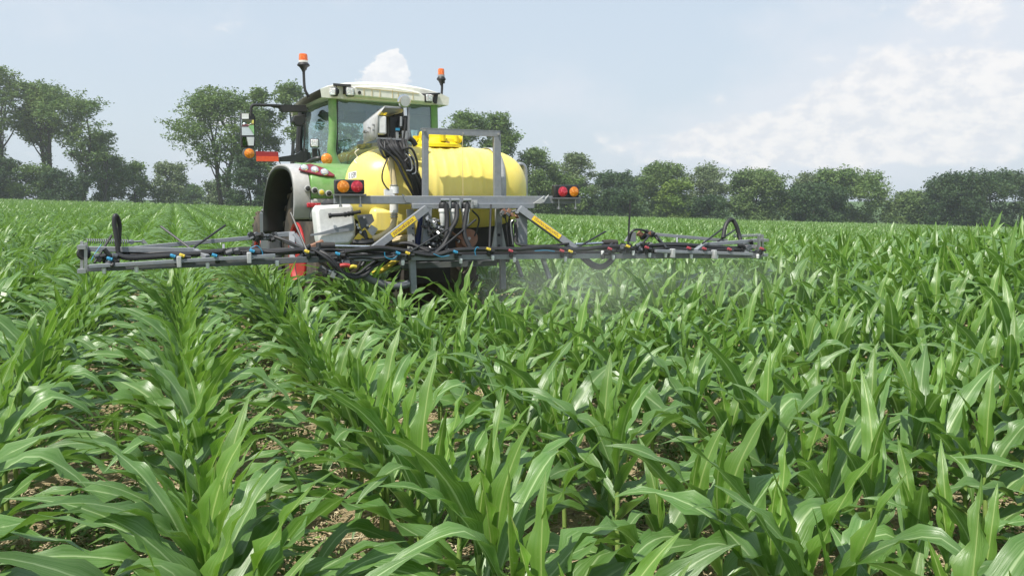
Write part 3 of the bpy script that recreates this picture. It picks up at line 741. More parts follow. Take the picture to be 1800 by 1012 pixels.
wheel(-.42, -.95, 2.57, .85); wheel(.46, .97, 2.57, .85)
wheel(-.45, -.88, 5.4, .68, 'front_wheel'); wheel(.7, 1.12, 5.4, .68, 'front_wheel')
# chassis, hood
g = MB(); g.box((XC, 3.2, .82), (.55, 3.0, .5)); g.box((XC, 5.2, .80), (.5, 2.2, .4)); g.cyl((-.5, 2.57, .85), (1.1, 2.57, .85), .13); g.cyl((-.5, 5.4, .68), (1.1, 5.4, .68), .09); g.build('chassis', M['dirtydark'], tr)
g = MB(); g.prism([(XC-.42, 4.6, 1.0), (XC-.42, 6.3, 1.0), (XC-.40, 6.35, 1.45), (XC-.42, 4.6, 1.78)], (.84, 0, 0)); g.build('hood', M['green'], tr, bevel=.06)
# grey tank with step beside the cab
a, b = T(458, 372, 3.9), T(473, 460, 3.9)
g = MB(); g.box(((a.x+b.x)/2+.05, 3.75, (a.z+b.z)/2-.05), (abs(a.x-b.x)+.1, .5, abs(a.z-b.z)+.1)); g.cyl(T(466, 374, 3.7), T(466, 367, 3.7), .05); g.build('side_tank', M['dgrey'], tr, bevel=.03)
# cab
yR = 3.0                                    # rear face
def q(u, v, y=yR): return T(u, v, y)
g = MB(); g.tube([q(584, 172), q(585, 230), q(583, 268), q(592, 296)], [.05, .05, .055, .07], 10); g.build('cab_pillar', M['green'], tr)
g = MB(); g.tube([q(763, 180), q(764, 240), q(763, 300)], .045, 10); g.build('cab_pillar', M['green'], tr)
xl, xr = q(584, 230).x, q(764, 230).x; zt, zb = q(590, 172).z, 1.42
fy = 4.12
fp = [(xl-.10, fy, zt-.05), (xl-.14, fy+.02, 2.1), (xl-.05, fy+.05, 1.35)]
g = MB(); g.tube(fp, .045, 8); g.build('cab_pillar', M['plastic'], tr)
g = MB(); g.tube([(xr+.10, fy, zt-.05), (xr+.14, fy, 2.1), (xr+.05, fy, 1.35)], .045, 8); g.build('cab_pillar', M['plastic'], tr)
def pane(name, rows, mat='glass'):
    g = MB(); g.grid(rows); return g.build(name, M[mat], tr)
rw = []
for v, bow, dx in ((174, .02, 0), (210, .07, 0), (250, .08, 0), (290, .05, 0), (302, .02, .08)):
    l, r_ = q(592+(dx*60), v), q(758, v); rw.append([l.lerp(r_, t)+V3((0, -bow*math.sin(math.pi*t), 0)) for t in np.linspace(0, 1, 9)])
rwin = pane('rear_window', rw)
g = MB(); edge = [rw[0][0], rw[2][0], rw[3][0], rw[4][1], rw[4][4], rw[4][7]]; g.tube(edge, .016, 6); g.tube([rw[0][0], rw[0][8]], .016, 6, sm=False); g.build('window_seal', M['rubber'], rwin)
rows = []
for z, b0 in ((zt, 0), (2.4, -.09), (2.0, -.12), (1.6, -.09), (1.35, -.03)):
    rows.append([V3((xl+.01-.10*t+b0*math.sin(math.pi*min(1, t+.12)), yR+.03+(fy-yR)*t, z)) for t in np.linspace(0, 1, 7)])
dw = pane('door_window', rows)
g = MB(); g.tube([rows[0][1], rows[0][5], rows[2][6], rows[4][5], rows[4][1]], .014, 6, 1, sm=False); g.build('window_seal', M['rubber'], dw)
rows = [[V3((2*xc_-p.x, p.y, p.z)) for p in r0] for r0 in rows for xc_ in ((xl+xr)/2,)]
pane('door_window', rows)
pane('windscreen', [[V3((xl-.1+(xr-xl+.2)*t, fy+.12*math.sin(math.pi*t), z)) for t in np.linspace(0, 1, 7)] for z in (zt, 2.0, 1.4)])
# green lower rear wall and cab floor
g = MB(); g.prism([q(590, 296), q(592, 280), q(600, 298), q(625, 312), q(764, 312), V3((xr, yR, 1.2)), V3((xl, yR, 1.2))], (0, .06, 0)); g.build('cab_rear_wall', M['green'], tr)
g = MB(); g.box(((xl+xr)/2, 3.8, 1.25), (xr-xl+.1, 1.6, .12)); g.build('cab_floor', M['plastic'], tr)
g = MB(); g.prism([V3((xl-.06, 3.05, 1.2)), V3((xl-.06, 4.5, 1.2)), V3((xl-.06, 4.5, 1.42)), V3((xl-.06, 3.05, 1.75))], (.05, 0, 0)); g.build('door_sill', M['green'], tr)
# seat, wheel, headliner
g = MB(); g.box((XC, 3.75, 1.62), (.5, .5, .16)); g.box((XC, 3.48, 1.95), (.48, .14, .62)); g.box((XC, 3.47, 2.33), (.26, .1, .18)); g.build('driver_seat', M['dgrey'], tr, bevel=.04)
g = MB(); g.tube([V3((XC+.19*math.cos(a), 4.12+.06*math.sin(a), 2.0+.18*math.sin(a))) for a in np.linspace(0, 6.28, 14)], .014, 6, 2); g.cyl((XC, 4.12, 2.0), (XC, 4.35, 1.4), .03); g.build('steering_wheel', M['plastic'], tr)
g = MB(); g.box(((xl+xr)/2, 3.8, zt-.07), (xr-xl, 1.5, .14)); g.box((xr-.42, 3.1, zt-.2), (.9, .04, .26)); g.box((xl+.12, 3.12, zt-.16), (.10, .05, .16)); g.build('headliner', M['dgrey'], tr)
g = MB(); g.box((xr-.20, 3.55, 1.9), (.3, .25, .7)); g.tube([(xr-.1, 3.5, 2.2), (xr-.1, 3.7, 2.5), (xr-.1, 3.7, 2.75)], .02, 6); g.box((xr-.3, 4.1, 2.35), (.30, .06, .22)); g.build('armrest_console', M['plastic'], tr)
# roof shell
def rsec(y, k):                             # cross section from left to right at depth y
    xa, xb = xl-.16, xr+.16; o = []
    for t in np.linspace(0, 1, 17):
        e = abs(2*t-1); z = (zt+.075)+(.095+.045*k)*(1-e**3.2)**.6*(.62+.38*(1-e*e)); o.append(V3((xa+(xb-xa)*t, y, z)))
    return o
rows = [rsec(yR-.11, .2), rsec(yR-.06, .85), rsec(yR+.2, 1.1), rsec(yR+.7, 1.15), rsec(yR+1.1, .7), rsec(yR+1.38, -.3), rsec(yR+1.48, -1.4)]
for i, z_ in ((4, .02), (5, .07), (6, .12)):
    for p in rows[i]: p.z -= z_
g = MB(); g.grid(rows)
under = [[V3((XC+.012+(p.x-XC-.012)*.985, p.y, min(zt-.02, min(q_.z for q_ in r0)-.055))) for p in r0] for r0 in rows]; g.grid(under)
g.add([*rows[0], *under[0]], [(i, i+1, 18+i, 17+i) for i in range(16)]); g.add([*rows[-1], *under[-1]], [(i, i+1, 18+i, 17+i) for i in range(16)])
roof = g.build('cab_roof', M['roofw'], tr)
# rear visor: raised off-white panel with seams
a, b, c, d_ = q(622, 152, yR-.20), q(737, 162, yR-.20), q(764, 181, yR-.20), q(620, 168, yR-.20)
g = MB(); n_ = 12; tp = []; bt = []
for i in range(n_+1):
    t = i/n_; p = a.lerp(b, t); p.z += .030*math.sin(math.pi*t); tp.append(p); bt.append(d_.lerp(c, t))
g.prism(tp+bt[::-1], (0, .16, 0)); vis = g.build('roof_visor', M['roofw'], roof, bevel=.012)
g = MB()
for u0, u1, v0, v1 in ((640, 654, 156, 170), (668, 690, 157, 173), (700, 726, 161, 176)):
    for (pa, pb) in (((u0, v0), (u0, v1)), ((u1, v0+1), (u1, v1+1))): g.bar(q(*pa, yR-.204), q(*pb, yR-.204), .006, .006)
g.bar(q(626, 154, yR-.204), q(736, 165, yR-.204), .006, .006); g.build('panel_seam', M['tan'], vis)
g = MB(); g.cyl(q(632, 163, yR-.2), q(632, 163, yR-.225), .02); g.build('plug', M['plastic'], vis)
# work lights
def worklight(u, v, y, s, az_=0, par=tr):
    c = T(u, v, y); rot = Matrix.Rotation(az_, 3, 'Z')
    g = MB(); g.box(c, (s, .05, s*1.02), rot); b = g.build('work_light', M['plastic'], par, bevel=.018)
    g = MB(); g.box(c+rot @ V3((0, -.028, 0)), (s*.82, .02, s*.84), rot); g.build('lamp_lens', M['lamp'], b, bevel=.015)
    g = MB(); g.box(c+rot @ V3((0, .06, s*.1)), (s*.7, .09, s*.6), rot); g.build('lamp_housing', M['plastic'], b, bevel=.01)
worklight(587, 162, yR-.12, .10, R(-50)); worklight(615, 162, yR-.22, .105, R(-8)); worklight(753, 173, yR-.2, .105, R(5)); worklight(553, 252, 2.9, .105, R(-15))
g = MB(); g.bar(q(586, 149, yR-.1), q(617, 151, yR-.18), .05, .025); g.bar(q(590, 150, yR-.1), q(592, 165, yR-.06), .03, .03); g.bar(q(606, 151, yR-.14), q(606, 166, yR-.12), .04, .03); g.build('light_bracket', M['plastic'], tr)
g = MB(); g.bar(q(738, 167, yR-.15), q(772, 165, yR-.15), .06, .02); g.bar(q(744, 166, yR-.12), q(744, 180, yR-.12), .03, .03); g.bar(q(766, 166, yR-.12), q(764, 182, yR-.12), .05, .03); g.build('light_bracket', M['plastic'], tr)
g = MB(); g.bar(T(553, 261, 2.95), T(554, 284, 2.95), .06, .03); g.bar(T(560, 262, 2.95), T(562, 276, 2.95), .02, .02); g.build('light_bracket', M['plastic'], tr)
# beacons
def beacon(u, vt, vb, rad, pole, y):
    c = T(u, (vt+vb)/2, y); h = abs(T(u, vt, y).z-T(u, vb, y).z)
    z0 = c.z-h/2
    b = MB().lathe([(rad*1.02, 0), (rad*1.0, h*.1), (rad*.97, h*.75), (rad*.85, h*.97), (rad*.5, h*1.02)], (c.x, y, z0), (0, 0, 1), 22).build('beacon', M['beacon'], tr)
    MB().lathe([(rad*1.02, -.024), (rad*1.05, -.002), (rad*1.0, 0)], (c.x, y, z0), (0, 0, 1), 22).build('beacon_ring', M['white' if pole[0][1] < 130 else 'steel'], b)
    MB().lathe([(rad*.32, -.135), (rad*.45, -.115), (rad*.95, -.075), (rad*1.38, -.062), (rad*1.4, -.05), (rad*1.1, -.028), (rad, -.022)], (c.x, y, z0), (0, 0, 1), 22).build('beacon_base', M['rubber'], b)
    g = MB(); g.tube([T(*p, y) for p in pole], .017, 8, 3); g.lathe([(.03, -.02), (.03, .02)], T(pole[0][0]+1, pole[0][1]+2, y), (0, 0, 1), 10); g.build('beacon_pole', M['plastic'], b)
beacon(533, 95, 107, .054, [(534, 118), (534, 130), (535, 150), (537, 160), (543, 171)], 3.4)
beacon(775.5, 121, 132, .042, [(777, 142), (777, 155), (776, 166), (773, 174)], 3.1)
g = MB(); g.lathe([(.035, 0), (.042, .05), (.035, .10)], T(771, 181, 3.05), (.2, 0, 1), 14); g.tube([T(772, 180, 3.0), T(776, 186, 3.0), T(779, 183, 3.0), T(777, 180, 3.0)], .008, 6); g.build('cable_coil', M['rubber'], tr)
# mirror and its arm
my = 3.5
g = MB(); g.prism([T(502, 184, my), T(538, 185, my), T(541, 196, my), T(502, 196, my)], (0, .12, 0)); g.prism([T(502, 184, my), T(503, 197, my), T(497, 198, my), T(490, 190, my), T(478, 188, my), T(478, 184, my)], (0, .05, 0)); g.tube([T(492, 186, my), T(462, 185, my), T(447, 185, my), T(442, 188, my), T(441, 205, my)], .018, 8); arm = g.build('mirror_arm', M['plastic'], tr)
g = MB(); g.prism([T(423, 198, my), T(447, 200, my), T(449, 206, my), T(449, 255, my), T(446, 260, my), T(424, 259, my)], (0, .06, 0)); mir = g.build('mirror', M['plastic'], tr, bevel=.012)
g = MB(); g.prism([T(425, 210, my-.05), T(446, 211, my-.05), T(447, 238, my-.012), T(425, 238, my-.012)], (0, .05, 0)); g.build('mirror_glass', M['mirror'], mir)
g = MB(); g.prism([T(426, 241, my-.045), T(447, 241, my-.045), T(446, 256, my-.012), T(427, 256, my-.012)], (.0, .05, 0)); g.build('mirror_glass', M['mirror'], mir)
g = MB(); g.prism([T(425, 200, my-.005), T(437, 200, my-.005), T(437, 209, my-.005), T(425, 209, my-.005)], (0, -.006, 0)); g.build('painted_reflection', M['white'], mir)  # white plate painting a whitish reflection at the top of the mirror
g = MB(); g.prism([T(517, 203, my), T(535, 201, my), T(538, 212, my), T(533, 221, my), T(520, 221, my), T(515, 213, my)], (0, .1, 0)); g.build('horn_speaker', M['plastic'], tr, bevel=.01)
# lamp arm with turn signal and red warning board
ay = 3.5
g = MB(); g.prism([T(491, 276, ay), T(519, 272, ay), T(530, 265, ay), T(545, 268, ay), T(548, 284, ay), T(491, 284, ay)], (0, .05, 0)); g.bar(T(537, 262, ay), T(537, 290, ay), .03, .03); g.build('lamp_arm', M['plastic'], tr)
g = MB(); g.prism([T(450, 266, ay-.02), T(489, 267, ay-.02), T(489.5, 275, ay-.02), T(450.5, 274.5, ay-.02)], (0, .02, 0)); wb = g.build('warning_board', M['boardr'], tr)
g = MB(); g.prism([T(450.5, 274.6, ay-.026), T(489.5, 275, ay-.026), T(490, 284, ay-.026), T(451, 283.5, ay-.026)], (0, .02, 0)); g.build('board_stripe', M['boardo'], wb)
c = T(438, 270, ay); g = MB(); g.lathe([(.055, -.07), (.075, -.02), (.074, .008), (.064, .010)], c, (0, -1, 0), 22); ts = g.build('turn_signal', M['dgrey'], tr); MB().lathe([(.060, .0), (.058, .024), (.03, .040), (.005, .044)], c, (0, -1, 0), 22).build('amber_lens', M['amber'], ts)
# amber marker on its curved arm by the cab corner
my2 = 2.6
g = MB(); g.tube([T(534, 294, 2.9), T(545, 284, my2+.1), T(558, 279, my2), T(568, 279, my2)], .028, 8); ma = g.build('marker_arm', M['plastic'], tr)
c = T(574, 280, my2-.05); g = MB(); g.lathe([(.062, 0), (.066, .015), (.056, .035), (.03, .05), (.005, .055)], c, (0, -1, 0), 24); o = g.build('marker_lamp', M['amber'], tr)

# ---- mounted sprayer
sp = empty('crop_sprayer', ORI, SYAW); tag(sp, 'mounted crop sprayer with yellow tank and folded grey steel boom behind the tractor', 'crop sprayer')
def tube_px(g, L, r, n=8, sub=5): return g.tube([S(*p) for p in L], r, n, sub)
# tank
tz, tyc = 1.60, 1.0; xa, xb = -.915, .935; tr_, ryk = .43, 1.12; xm = (xa+xb)/2; hl = (xb-xa)/2
ribs = [S(u, 290, .6).x for u in (763, 783, 803, 823, 843, 884)]
rows = []
xs = np.unique(np.concatenate([xm-hl*np.cos(np.linspace(0, math.pi, 40)), np.linspace(xa+.3, xb-.1, 110)]))
for x in xs:
    e = min(1, abs((x-xm)/hl)); base_r = tr_*max(0.0, 1-e**4.6)**(1/2.3); row = []
    for a in np.linspace(0, 2*math.pi, 57):
        rr = base_r; s_ = math.sin(a); c_ = math.cos(a)
        if c_ < .45 and s_ > -.55:
            for rx in ribs: rr += .0075*math.exp(-((x-rx)/.022)**2)*min(1, (s_+.55)*4)*min(1, (.45-c_)*4)
        ky = (abs(c_)**(2/2.4))*math.copysign(1, c_); kz = (abs(s_)**(2/2.4))*math.copysign(1, s_)
        row.append(V3((x, tyc+ky*rr*ryk, tz+kz*rr)))
    rows.append(row)
g = MB(); g.grid(rows); tank = g.build('tank', M['tank'], sp, sm=60)
# lower sump of the tank and black shroud below it
g = MB(); g.box((-.45, .95, 1.30), (.60, .75, .26)); g.build('tank_sump', M['tank'], tank, bevel=.05)
g = MB(); g.prism([S(655, 378, .72), S(700, 378, .72), S(900, 372, .72), S(905, 448, .72), S(690, 448, .72)], (0, .5, 0)); g.build('shroud', M['dirtydark'], sp)
x0 = S(861, 270, .9).x; g = MB(); k = [(tyc+math.copysign(abs(math.cos(a))**(2/2.4), math.cos(a))*tr_*ryk*1.012, tz+math.copysign(abs(math.sin(a))**(2/2.4), math.sin(a))*tr_*1.012) for a in np.linspace(-.6, math.pi+.6, 40)]
g.grid([[V3((x0-.035, y, z)) for y, z in k], [V3((x0+.035, y, z)) for y, z in k]]); g.build('tank_strap', M['lgrey'], tank, solid=.006)
# filler lid
c = S(768, 255, tyc); c.z = tz+tr_-.01
g = MB(); g.lathe([(.25, 0), (.25, .03), (.22, .05), (.21, .085), (.16, .10), (.02, .10)], c, (0, 0, 1), 30)
g.cyl(c+V3((-.19, -.06, .10)), c+V3((.19, -.06, .10)), .055, n=14); g.cyl(c+V3((.19, -.06, .1)), c+V3((.24, -.06, .085)), .035, n=12)
for a in range(8):
    q_ = c+V3((.215*math.cos(a*.785), .215*math.sin(a*.785), .055)); g.cyl(q_, q_+V3((0, 0, .06)), .032, n=8)
lid = g.build('filler_lid', M['lid'], tank)
MB().box(c+V3((.04, -.22, .03)), (.05, .03, .04)).build('lid_latch', M['rust'], lid)
# number on the tank end, drawn print
def on_tank(u, v, off=.004):
    o = S(u, v, -2.0); d = S(u, v, 2.0)-o; lo = None
    for t in np.linspace(.3, 1, 500):
        p = o+d*float(t); e = abs((p.x-xm)/hl)
        if e >= 1: continue
        rr = tr_*(1-e**4.6)**(1/2.3)
        if (abs((p.y-tyc)/ryk)**2.4+abs(p.z-tz)**2.4)**(1/2.4) <= rr+off: return p
    return S(u, v, tyc)
num = MB().grid([[on_tank(612.5+14*i/6, 303.5-3*i/6+12*j/6, .006) for i in range(7)] for j in range(7)]).build('number_sticker', M['white'], tank)
def tank_print(body, u0, v0, du, dv, slope, name, parent):
    cu = bpy.data.curves.new('t', 'FONT'); cu.body = body; cu.size = 1; cu.shear = .2; cu.offset = .012
    ob = bpy.data.objects.new('t', cu); col.objects.link(ob); bpy.context.view_layer.update()
    me = bpy.data.meshes.new_from_object(ob.evaluated_get(bpy.context.evaluated_depsgraph_get())); bpy.data.objects.remove(ob)
    xs_ = [q_.co.x for q_ in me.vertices]; ys_ = [q_.co.y for q_ in me.vertices]; x0_, x1_, y0_, y1_ = min(xs_), max(xs_), min(ys_), max(ys_)
    for q_ in me.vertices:
        a_, b_ = (q_.co.x-x0_)/(x1_-x0_), (q_.co.y-y0_)/(y1_-y0_); q_.co = on_tank(u0+du*a_, v0-dv*b_-slope*a_, .011)
    me.materials.clear(); me.materials.append(M['ink']); me.update(); return link(name, me, parent)
tank_print('1159', 613.6, 314, 11.5, 9.5, 2.6, 'tank_number', num)
g = MB(); g.tube([on_tank(u, v, .006) for u, v in ((631, 262), (624, 268), (628, 276), (623, 282), (627, 287))], .004, 5); g.build('tank_marking', M['white'], tank)
# overflow pipe
g = MB(); g.tube([S(u, v, .95) for u, v in ((908, 291), (916, 289), (922, 294), (923.5, 310), (923.5, 348))], .024, 10); g.build('overflow_pipe', M['steel'], sp)
# cross beams
by = .35
g = MB(); a, b = S(587, 348, by), S(1018, 353, by); zc = 1.5; g.bar((a.x, by, zc), (b.x, by, zc), .07, .075); beam = g.build('cross_beam', M['grey'], sp, bevel=.006)
g = MB(); g.prism([S(938, 357.5, by-.06), S(952, 348, by-.06), S(957, 344, by-.06), S(953, 350, by-.06), S(958, 350, by-.06), S(965, 342.5, by-.06), S(957, 355, by-.06), S(950, 358, by-.06)], (0, .02, 0)); g.build('transport_hook', M['lgrey'], beam)
g = MB(); g.prism([S(707, 341, by-.06), S(716, 346, by-.06), S(722, 356, by-.06), S(714, 356, by-.06)], (0, .025, 0)); g.build('transport_hook', M['grey'], beam)
g = MB(); a, b = S(724, 362.5, by-.05), S(938, 362.5, by-.05); g.bar(a, V3((b.x, b.y, a.z)), .06, .05); g.build('lower_cross_beam', M['grey'], sp, bevel=.005)
g = MB(); g.box(S(834, 358, by-.085), (.05, .02, .07)); g.box(S(834, 358, by-.10), (.02, .02, .03)); g.build('hinge_lug', M['lgrey'], sp)
# hoop (U-frame)
g = MB(); g.bar(S(747.5, 230, by), S(747.5, 352, by), .055, .05, (0, 1, 0)); g.build('hoop_post', M['grey'], sp, bevel=.004)
g = MB(); g.bar(S(873, 236, by), S(874.5, 352, by), .07, .05, (0, 1, 0)); g.build('hoop_post', M['grey'], sp, bevel=.004)
g = MB(); a, b = S(742, 231, by-.02), S(879, 236, by-.02); g.bar(a, b, .012, .05); g.bar(a+V3((0, .03, .028)), b+V3((0, .03, .028)), .075, .008); hb = g.build('hoop_bar', M['grey'], sp)
for u, v in ((746, 229), (814, 235), (876, 235.5)): MB().cyl(S(u, v, by-.03), S(u, v, by-.045), .012, n=8).build('bolt', M['steel'], hb)
g = MB(); g.tube([S(813, 234, by-.03), S(813.5, 290, by-.03), S(814, 346, by-.03)], .003, 5); g.build('hoop_cord', M['tan'], sp)
# tail lights
def tail(box, lenses):
    (u0, v0, u1, v1) = box; y = by-.07
    a, b = S(u0, v0, y), S(u1, v1, y); g = MB(); g.box(((a.x+b.x)/2, y+.03, (a.z+b.z)/2), (b.x-a.x, .07, a.z-b.z)); t_ = g.build('tail_light', M['plastic'], sp, bevel=.012)
    for (u, v, rad, m, nm) in lenses:
        c = S(u, v, y-.01); MB().lathe([(rad*1.1, 0), (rad*1.12, .012), (rad*1.0, .014)], c, (0, -1, 0), 24).build('lens_bezel', M['rubber'], t_)
        MB().lathe([(rad, .008), (rad*.97, .016), (rad*.6, .022), (.004, .024)], c, (0, -1, 0), 24).build(nm, M[m], t_)
    g = MB()
    for f in (.18, .85):
        x = a.x+(b.x-a.x)*f; g.cyl((x, y+.0, b.z), (x, y+.0, b.z-.10), .008, n=8); g.cyl((x, y, b.z-.095), (x, y, b.z-.115), .016, n=8)
    g.build('clamp_bolt', M['steel'], t_)
    g = MB(); g.box(((a.x+b.x)/2, y+.02, b.z-.008), (b.x-a.x+.02, .1, .016)); g.build('light_tray', M['dgrey'], t_)
tail((588, 315.5, 641, 341), ((603, 328, .055, 'amber', 'amber_lens'), (627, 328, .053, 'redlens', 'red_lens')))
tail((974, 325, 1018, 347), ((988.5, 337, .050, 'redlens', 'red_lens'), (1008, 337, .050, 'amber', 'amber_lens')))
# posts and diagonals
g = MB(); g.bar(S(752, 364, .3), S(748, 428, .3), .07, .06, (0, 1, 0)); g.build('mast_post', M['grey'], sp, bevel=.005)
g = MB(); g.bar(S(917, 364, .3), S(917, 430, .3), .10, .06, (0, 1, 0)); g.build('mast_post', M['grey'], sp, bevel=.005)
def holed(name, L, mat='lgrey', y=.42):
    g = MB(); a, b = S(*L[0], y), S(*L[1], y); g.bar(a, b, L[2], .04, (0, 1, 0)); o = g.build(name, M[mat], sp, bevel=.003)
    g = MB()
    for t in np.linspace(.15, .92, 6): p = a.lerp(b, t)+V3((.015, -.021, 0)); g.cyl(p, p+V3((0, -.002, 0)), .009, n=10)
    g.build('bolt_hole', M['rubber'], o)
holed('perforated_post', ((721, 368), (723, 440), .065)); holed('perforated_post', ((742, 368), (741, 440), .05), y=.5)
g = MB(); g.prism([S(872, 390, .42), S(881, 390, .42), S(890, 434, .42), S(865, 434, .42)], (0, .02, 0)); g.bar(S(876, 362, .44), S(877, 440, .44), .06, .04, (0, 1, 0)); pp = g.build('mast_plate', M['lgrey'], sp)
g = MB()
for v in (413, 432): g.cyl(S(877, v, .418), S(877, v, .414), .014, n=10)
g.build('bolt_hole', M['rubber'], pp)
g = MB(); g.cyl(S(741, 378, .47), S(733, 432, .47), .028); g.build('lift_ram', M['dblue'], sp)
def diag(a, b, la, lb, wd=.065):
    g = MB(); pa, pb = S(*a), S(*b); g.bar(pa, pb, .05, wd, (0, -1, .3)); d_ = pb-pa; up = V3((0, 1, 0)).cross(d_).normalized(); 
    o = None; g = MB(); h = wd/2
    g.add([pa+up*h+V3((0, -.03, 0)), pa-up*h+V3((0, -.03, 0)), pb-up*h+V3((0, -.03, 0)), pb+up*h+V3((0, -.03, 0)), pa+up*h+V3((0, .03, 0)), pa-up*h+V3((0, .03, 0)), pb-up*h+V3((0, .03, 0)), pb+up*h+V3((0, .03, 0))], [(0, 1, 2, 3), (4, 7, 6, 5), (0, 4, 5, 1), (1, 5, 6, 2), (2, 6, 7, 3), (3, 7, 4, 0)])
    o = g.build('diagonal_brace', M['grey'], sp, bevel=.004)
    qa, qb = pa.lerp(pb, la), pa.lerp(pb, lb); hh_ = wd*.36; e = V3((0, -.0335, 0)); g = MB(); g.prism([qa+up*hh_+e, qa-up*hh_+e, qb-up*hh_+e, qb+up*hh_+e], (0, -.002, 0)); lb_ = g.build('warning_label', M['label'], o)
    g = MB(); L = (qb-qa).length; t_ = (qb-qa).normalized(); r = random.Random(3)
    for row in (-.45, .1):
        s_ = .02
        while s_ < L-.03:
            w_ = r.uniform(.006, .02); p = qa+t_*s_+up*hh_*row+V3((0, -.0365, 0)); g.add([p, p+t_*w_, p+t_*w_+up*.008, p+up*.008], [(0, 1, 2, 3)]); s_ += w_+.006
    g.build('label_print', M['rust'], lb_)
diag((640, 450, .12), (750, 366, .26), .42, .80); diag((912, 366, .26), (1012, 438, .12), .22, .70)
# legs
for nm, a, b, w_, m in (('support_leg', (724.5, 456, .06), (727, 515, .06), .055, 'grey'), ('support_leg', (883, 456, .10), (884, 508, .10), .05, 'dgrey'), ('support_strut', (907, 456, .3), (917, 486, .3), .03, 'dgrey'), ('support_strut', (953, 452, .2), (967, 492, .2), .035, 'grey')):
    MB().bar(S(*a), S(*b), w_, .05, (0, 1, 0)).build(nm, M[m], sp, bevel=.003)
# filters
for (u, vt, vb) in ((779, 366, 397), (797, 366, 397), (818, 366, 397)):
    y = .24; a, b = S(u, vt, y), S(u+1, vb, y); h = a.z-b.z
    f = MB().lathe([(.020, -h), (.026, -h+.01), (.026, -h*.85), (.031, -h*.8), (.036, -h*.22), (.043, -h*.2), (.043, -.01), (.03, 0)], a, (0, 0, 1), 16).build('filter', M['white'], sp)
    MB().lathe([(.040, 0), (.042, .03), (.035, .05), (.02, .065)], a, (0, 0, 1), 12).build('filter_head', M['plastic'], f)
    g = MB(); g.cyl(a+V3((.055, -.02, .06)), a+V3((.055, -.02, .0)), .018); g.cyl(a+V3((-.03, -.02, .075)), a+V3((.05, -.02, .075)), .016); g.build('filter_fitting', M['steel'], f)
for L in (((784, 358, .2), (786, 390, .18), (784, 420, .14), (782, 440, .1)), ((803, 360, .2), (802, 385, .16), (790, 408, .14), (780, 430, .1), (764, 446, .06)), ((822, 360, .2), (818, 385, .17), (816, 410, .14), (826, 436, .1))):
    g = MB(); tube_px(g, L, .023); g.build('filter_hose', M['rubber'], sp)
# pulley
g = MB(); g.lathe([(.085, -.03), (.09, -.02), (.07, 0), (.09, .02), (.085, .03)], S(823, 419, .33), (0, -1, 0), 24); pu = g.build('pulley', M['rust'], sp)
g = MB(); g.box(S(815, 425, .36), (.15, .05, .11)); g.bar(S(793, 408, .3), S(812, 421, .3), .03, .02); g.build('pulley_bracket', M['rust'], pu, bevel=.005)
for u, v, y_ in ((825, 419, .30), (806, 424, .32)): MB().cyl(S(u, v, y_), S(u, v, y_-.02), .015, n=8).build('bolt', M['steel'], pu)
# white rinse / induction tank
y = .50
prof = [(555, 372), (556, 366), (562, 361.5), (616, 358.5), (621, 362), (626, 400), (625, 415), (617, 430), (563, 433), (560, 421)]
g = MB(); g.prism([S(u, v, y) for u, v in prof], (0, .34, 0)); rt_ = g.build('rinse_tank', M['white'], sp, bevel=.03)
MB().lathe([(.09, 0), (.09, .02), (.06, .04), (.05, .05)], S(581, 360.5, y+.15), (0, 0, 1), 18).build('rinse_tank_cap', M['plastic'], rt_); MB().box(S(584, 357, y+.12), (.11, .04, .03)).build('cap_latch', M['blue'], rt_)
g = MB(); g.prism([S(546, 412, y-.03), S(562, 409, y-.03), S(622, 392, y-.03), S(622, 405, y-.03), S(562, 413, y-.03), S(546, 414.5, y-.03)], (0, .02, 0)); g.build('rinse_tank_bracket', M['grey'], rt_)
g = MB(); g.tube([S(579, 379, y-.05), S(606, 377, y-.05), S(634, 372, y-.05)], .016, 8)
for u, v in ((580, 379), (607, 377), (613, 376), (619, 375)): g.lathe([(.022, -.012), (.024, 0), (.022, .012)], S(u, v, y-.05), (1, 0, .1), 10)
g.build('rinse_bar', M['rubber'], rt_)
g = MB(); g.prism([S(628, 378, y-.02), S(654, 376, y-.02), S(658, 388, y-.02), S(648, 398, y-.02), S(676, 428, y-.02), S(662, 432, y-.02), S(636, 404, y-.02)], (0, .03, 0)); ib = g.build('lift_bracket', M['dgrey'], sp)
for u, v in ((640, 382), (628, 395), (630, 400), (634, 408), (646, 396)): MB().cyl(S(u, v, y-.02), S(u, v, y-.05), .012, n=8).build('bolt', M['steel'], ib)
g = MB(); g.box(S(654, 405, y-.06), (.07, .03, .08), Matrix.Rotation(.6, 3, 'Y')); g.build('valve_handle', M['lgrey'], sp)
g = MB(); g.box(S(632, 420, y-.06), (.08, .03, .07), Matrix.Rotation(.7, 3, 'Y')); g.box(S(646, 411, y-.07), (.035, .03, .12), Matrix.Rotation(-.7, 3, 'Y')); g.build('valve_handle', M['yellow'], sp)
g = MB(); tube_px(g, ((620, 426, .4), (640, 427, .38), (655, 424, .4)), .03); tube_px(g, ((640, 405, .42), (644, 418, .4), (642, 434, .36)), .016); g.build('pump_hose', M['rubber'], sp)
g = MB(); tube_px(g, ((636, 420, .44), (650, 436, .4), (668, 432, .4)), .02); g.build('pump_hose', M['dgrey'], sp)
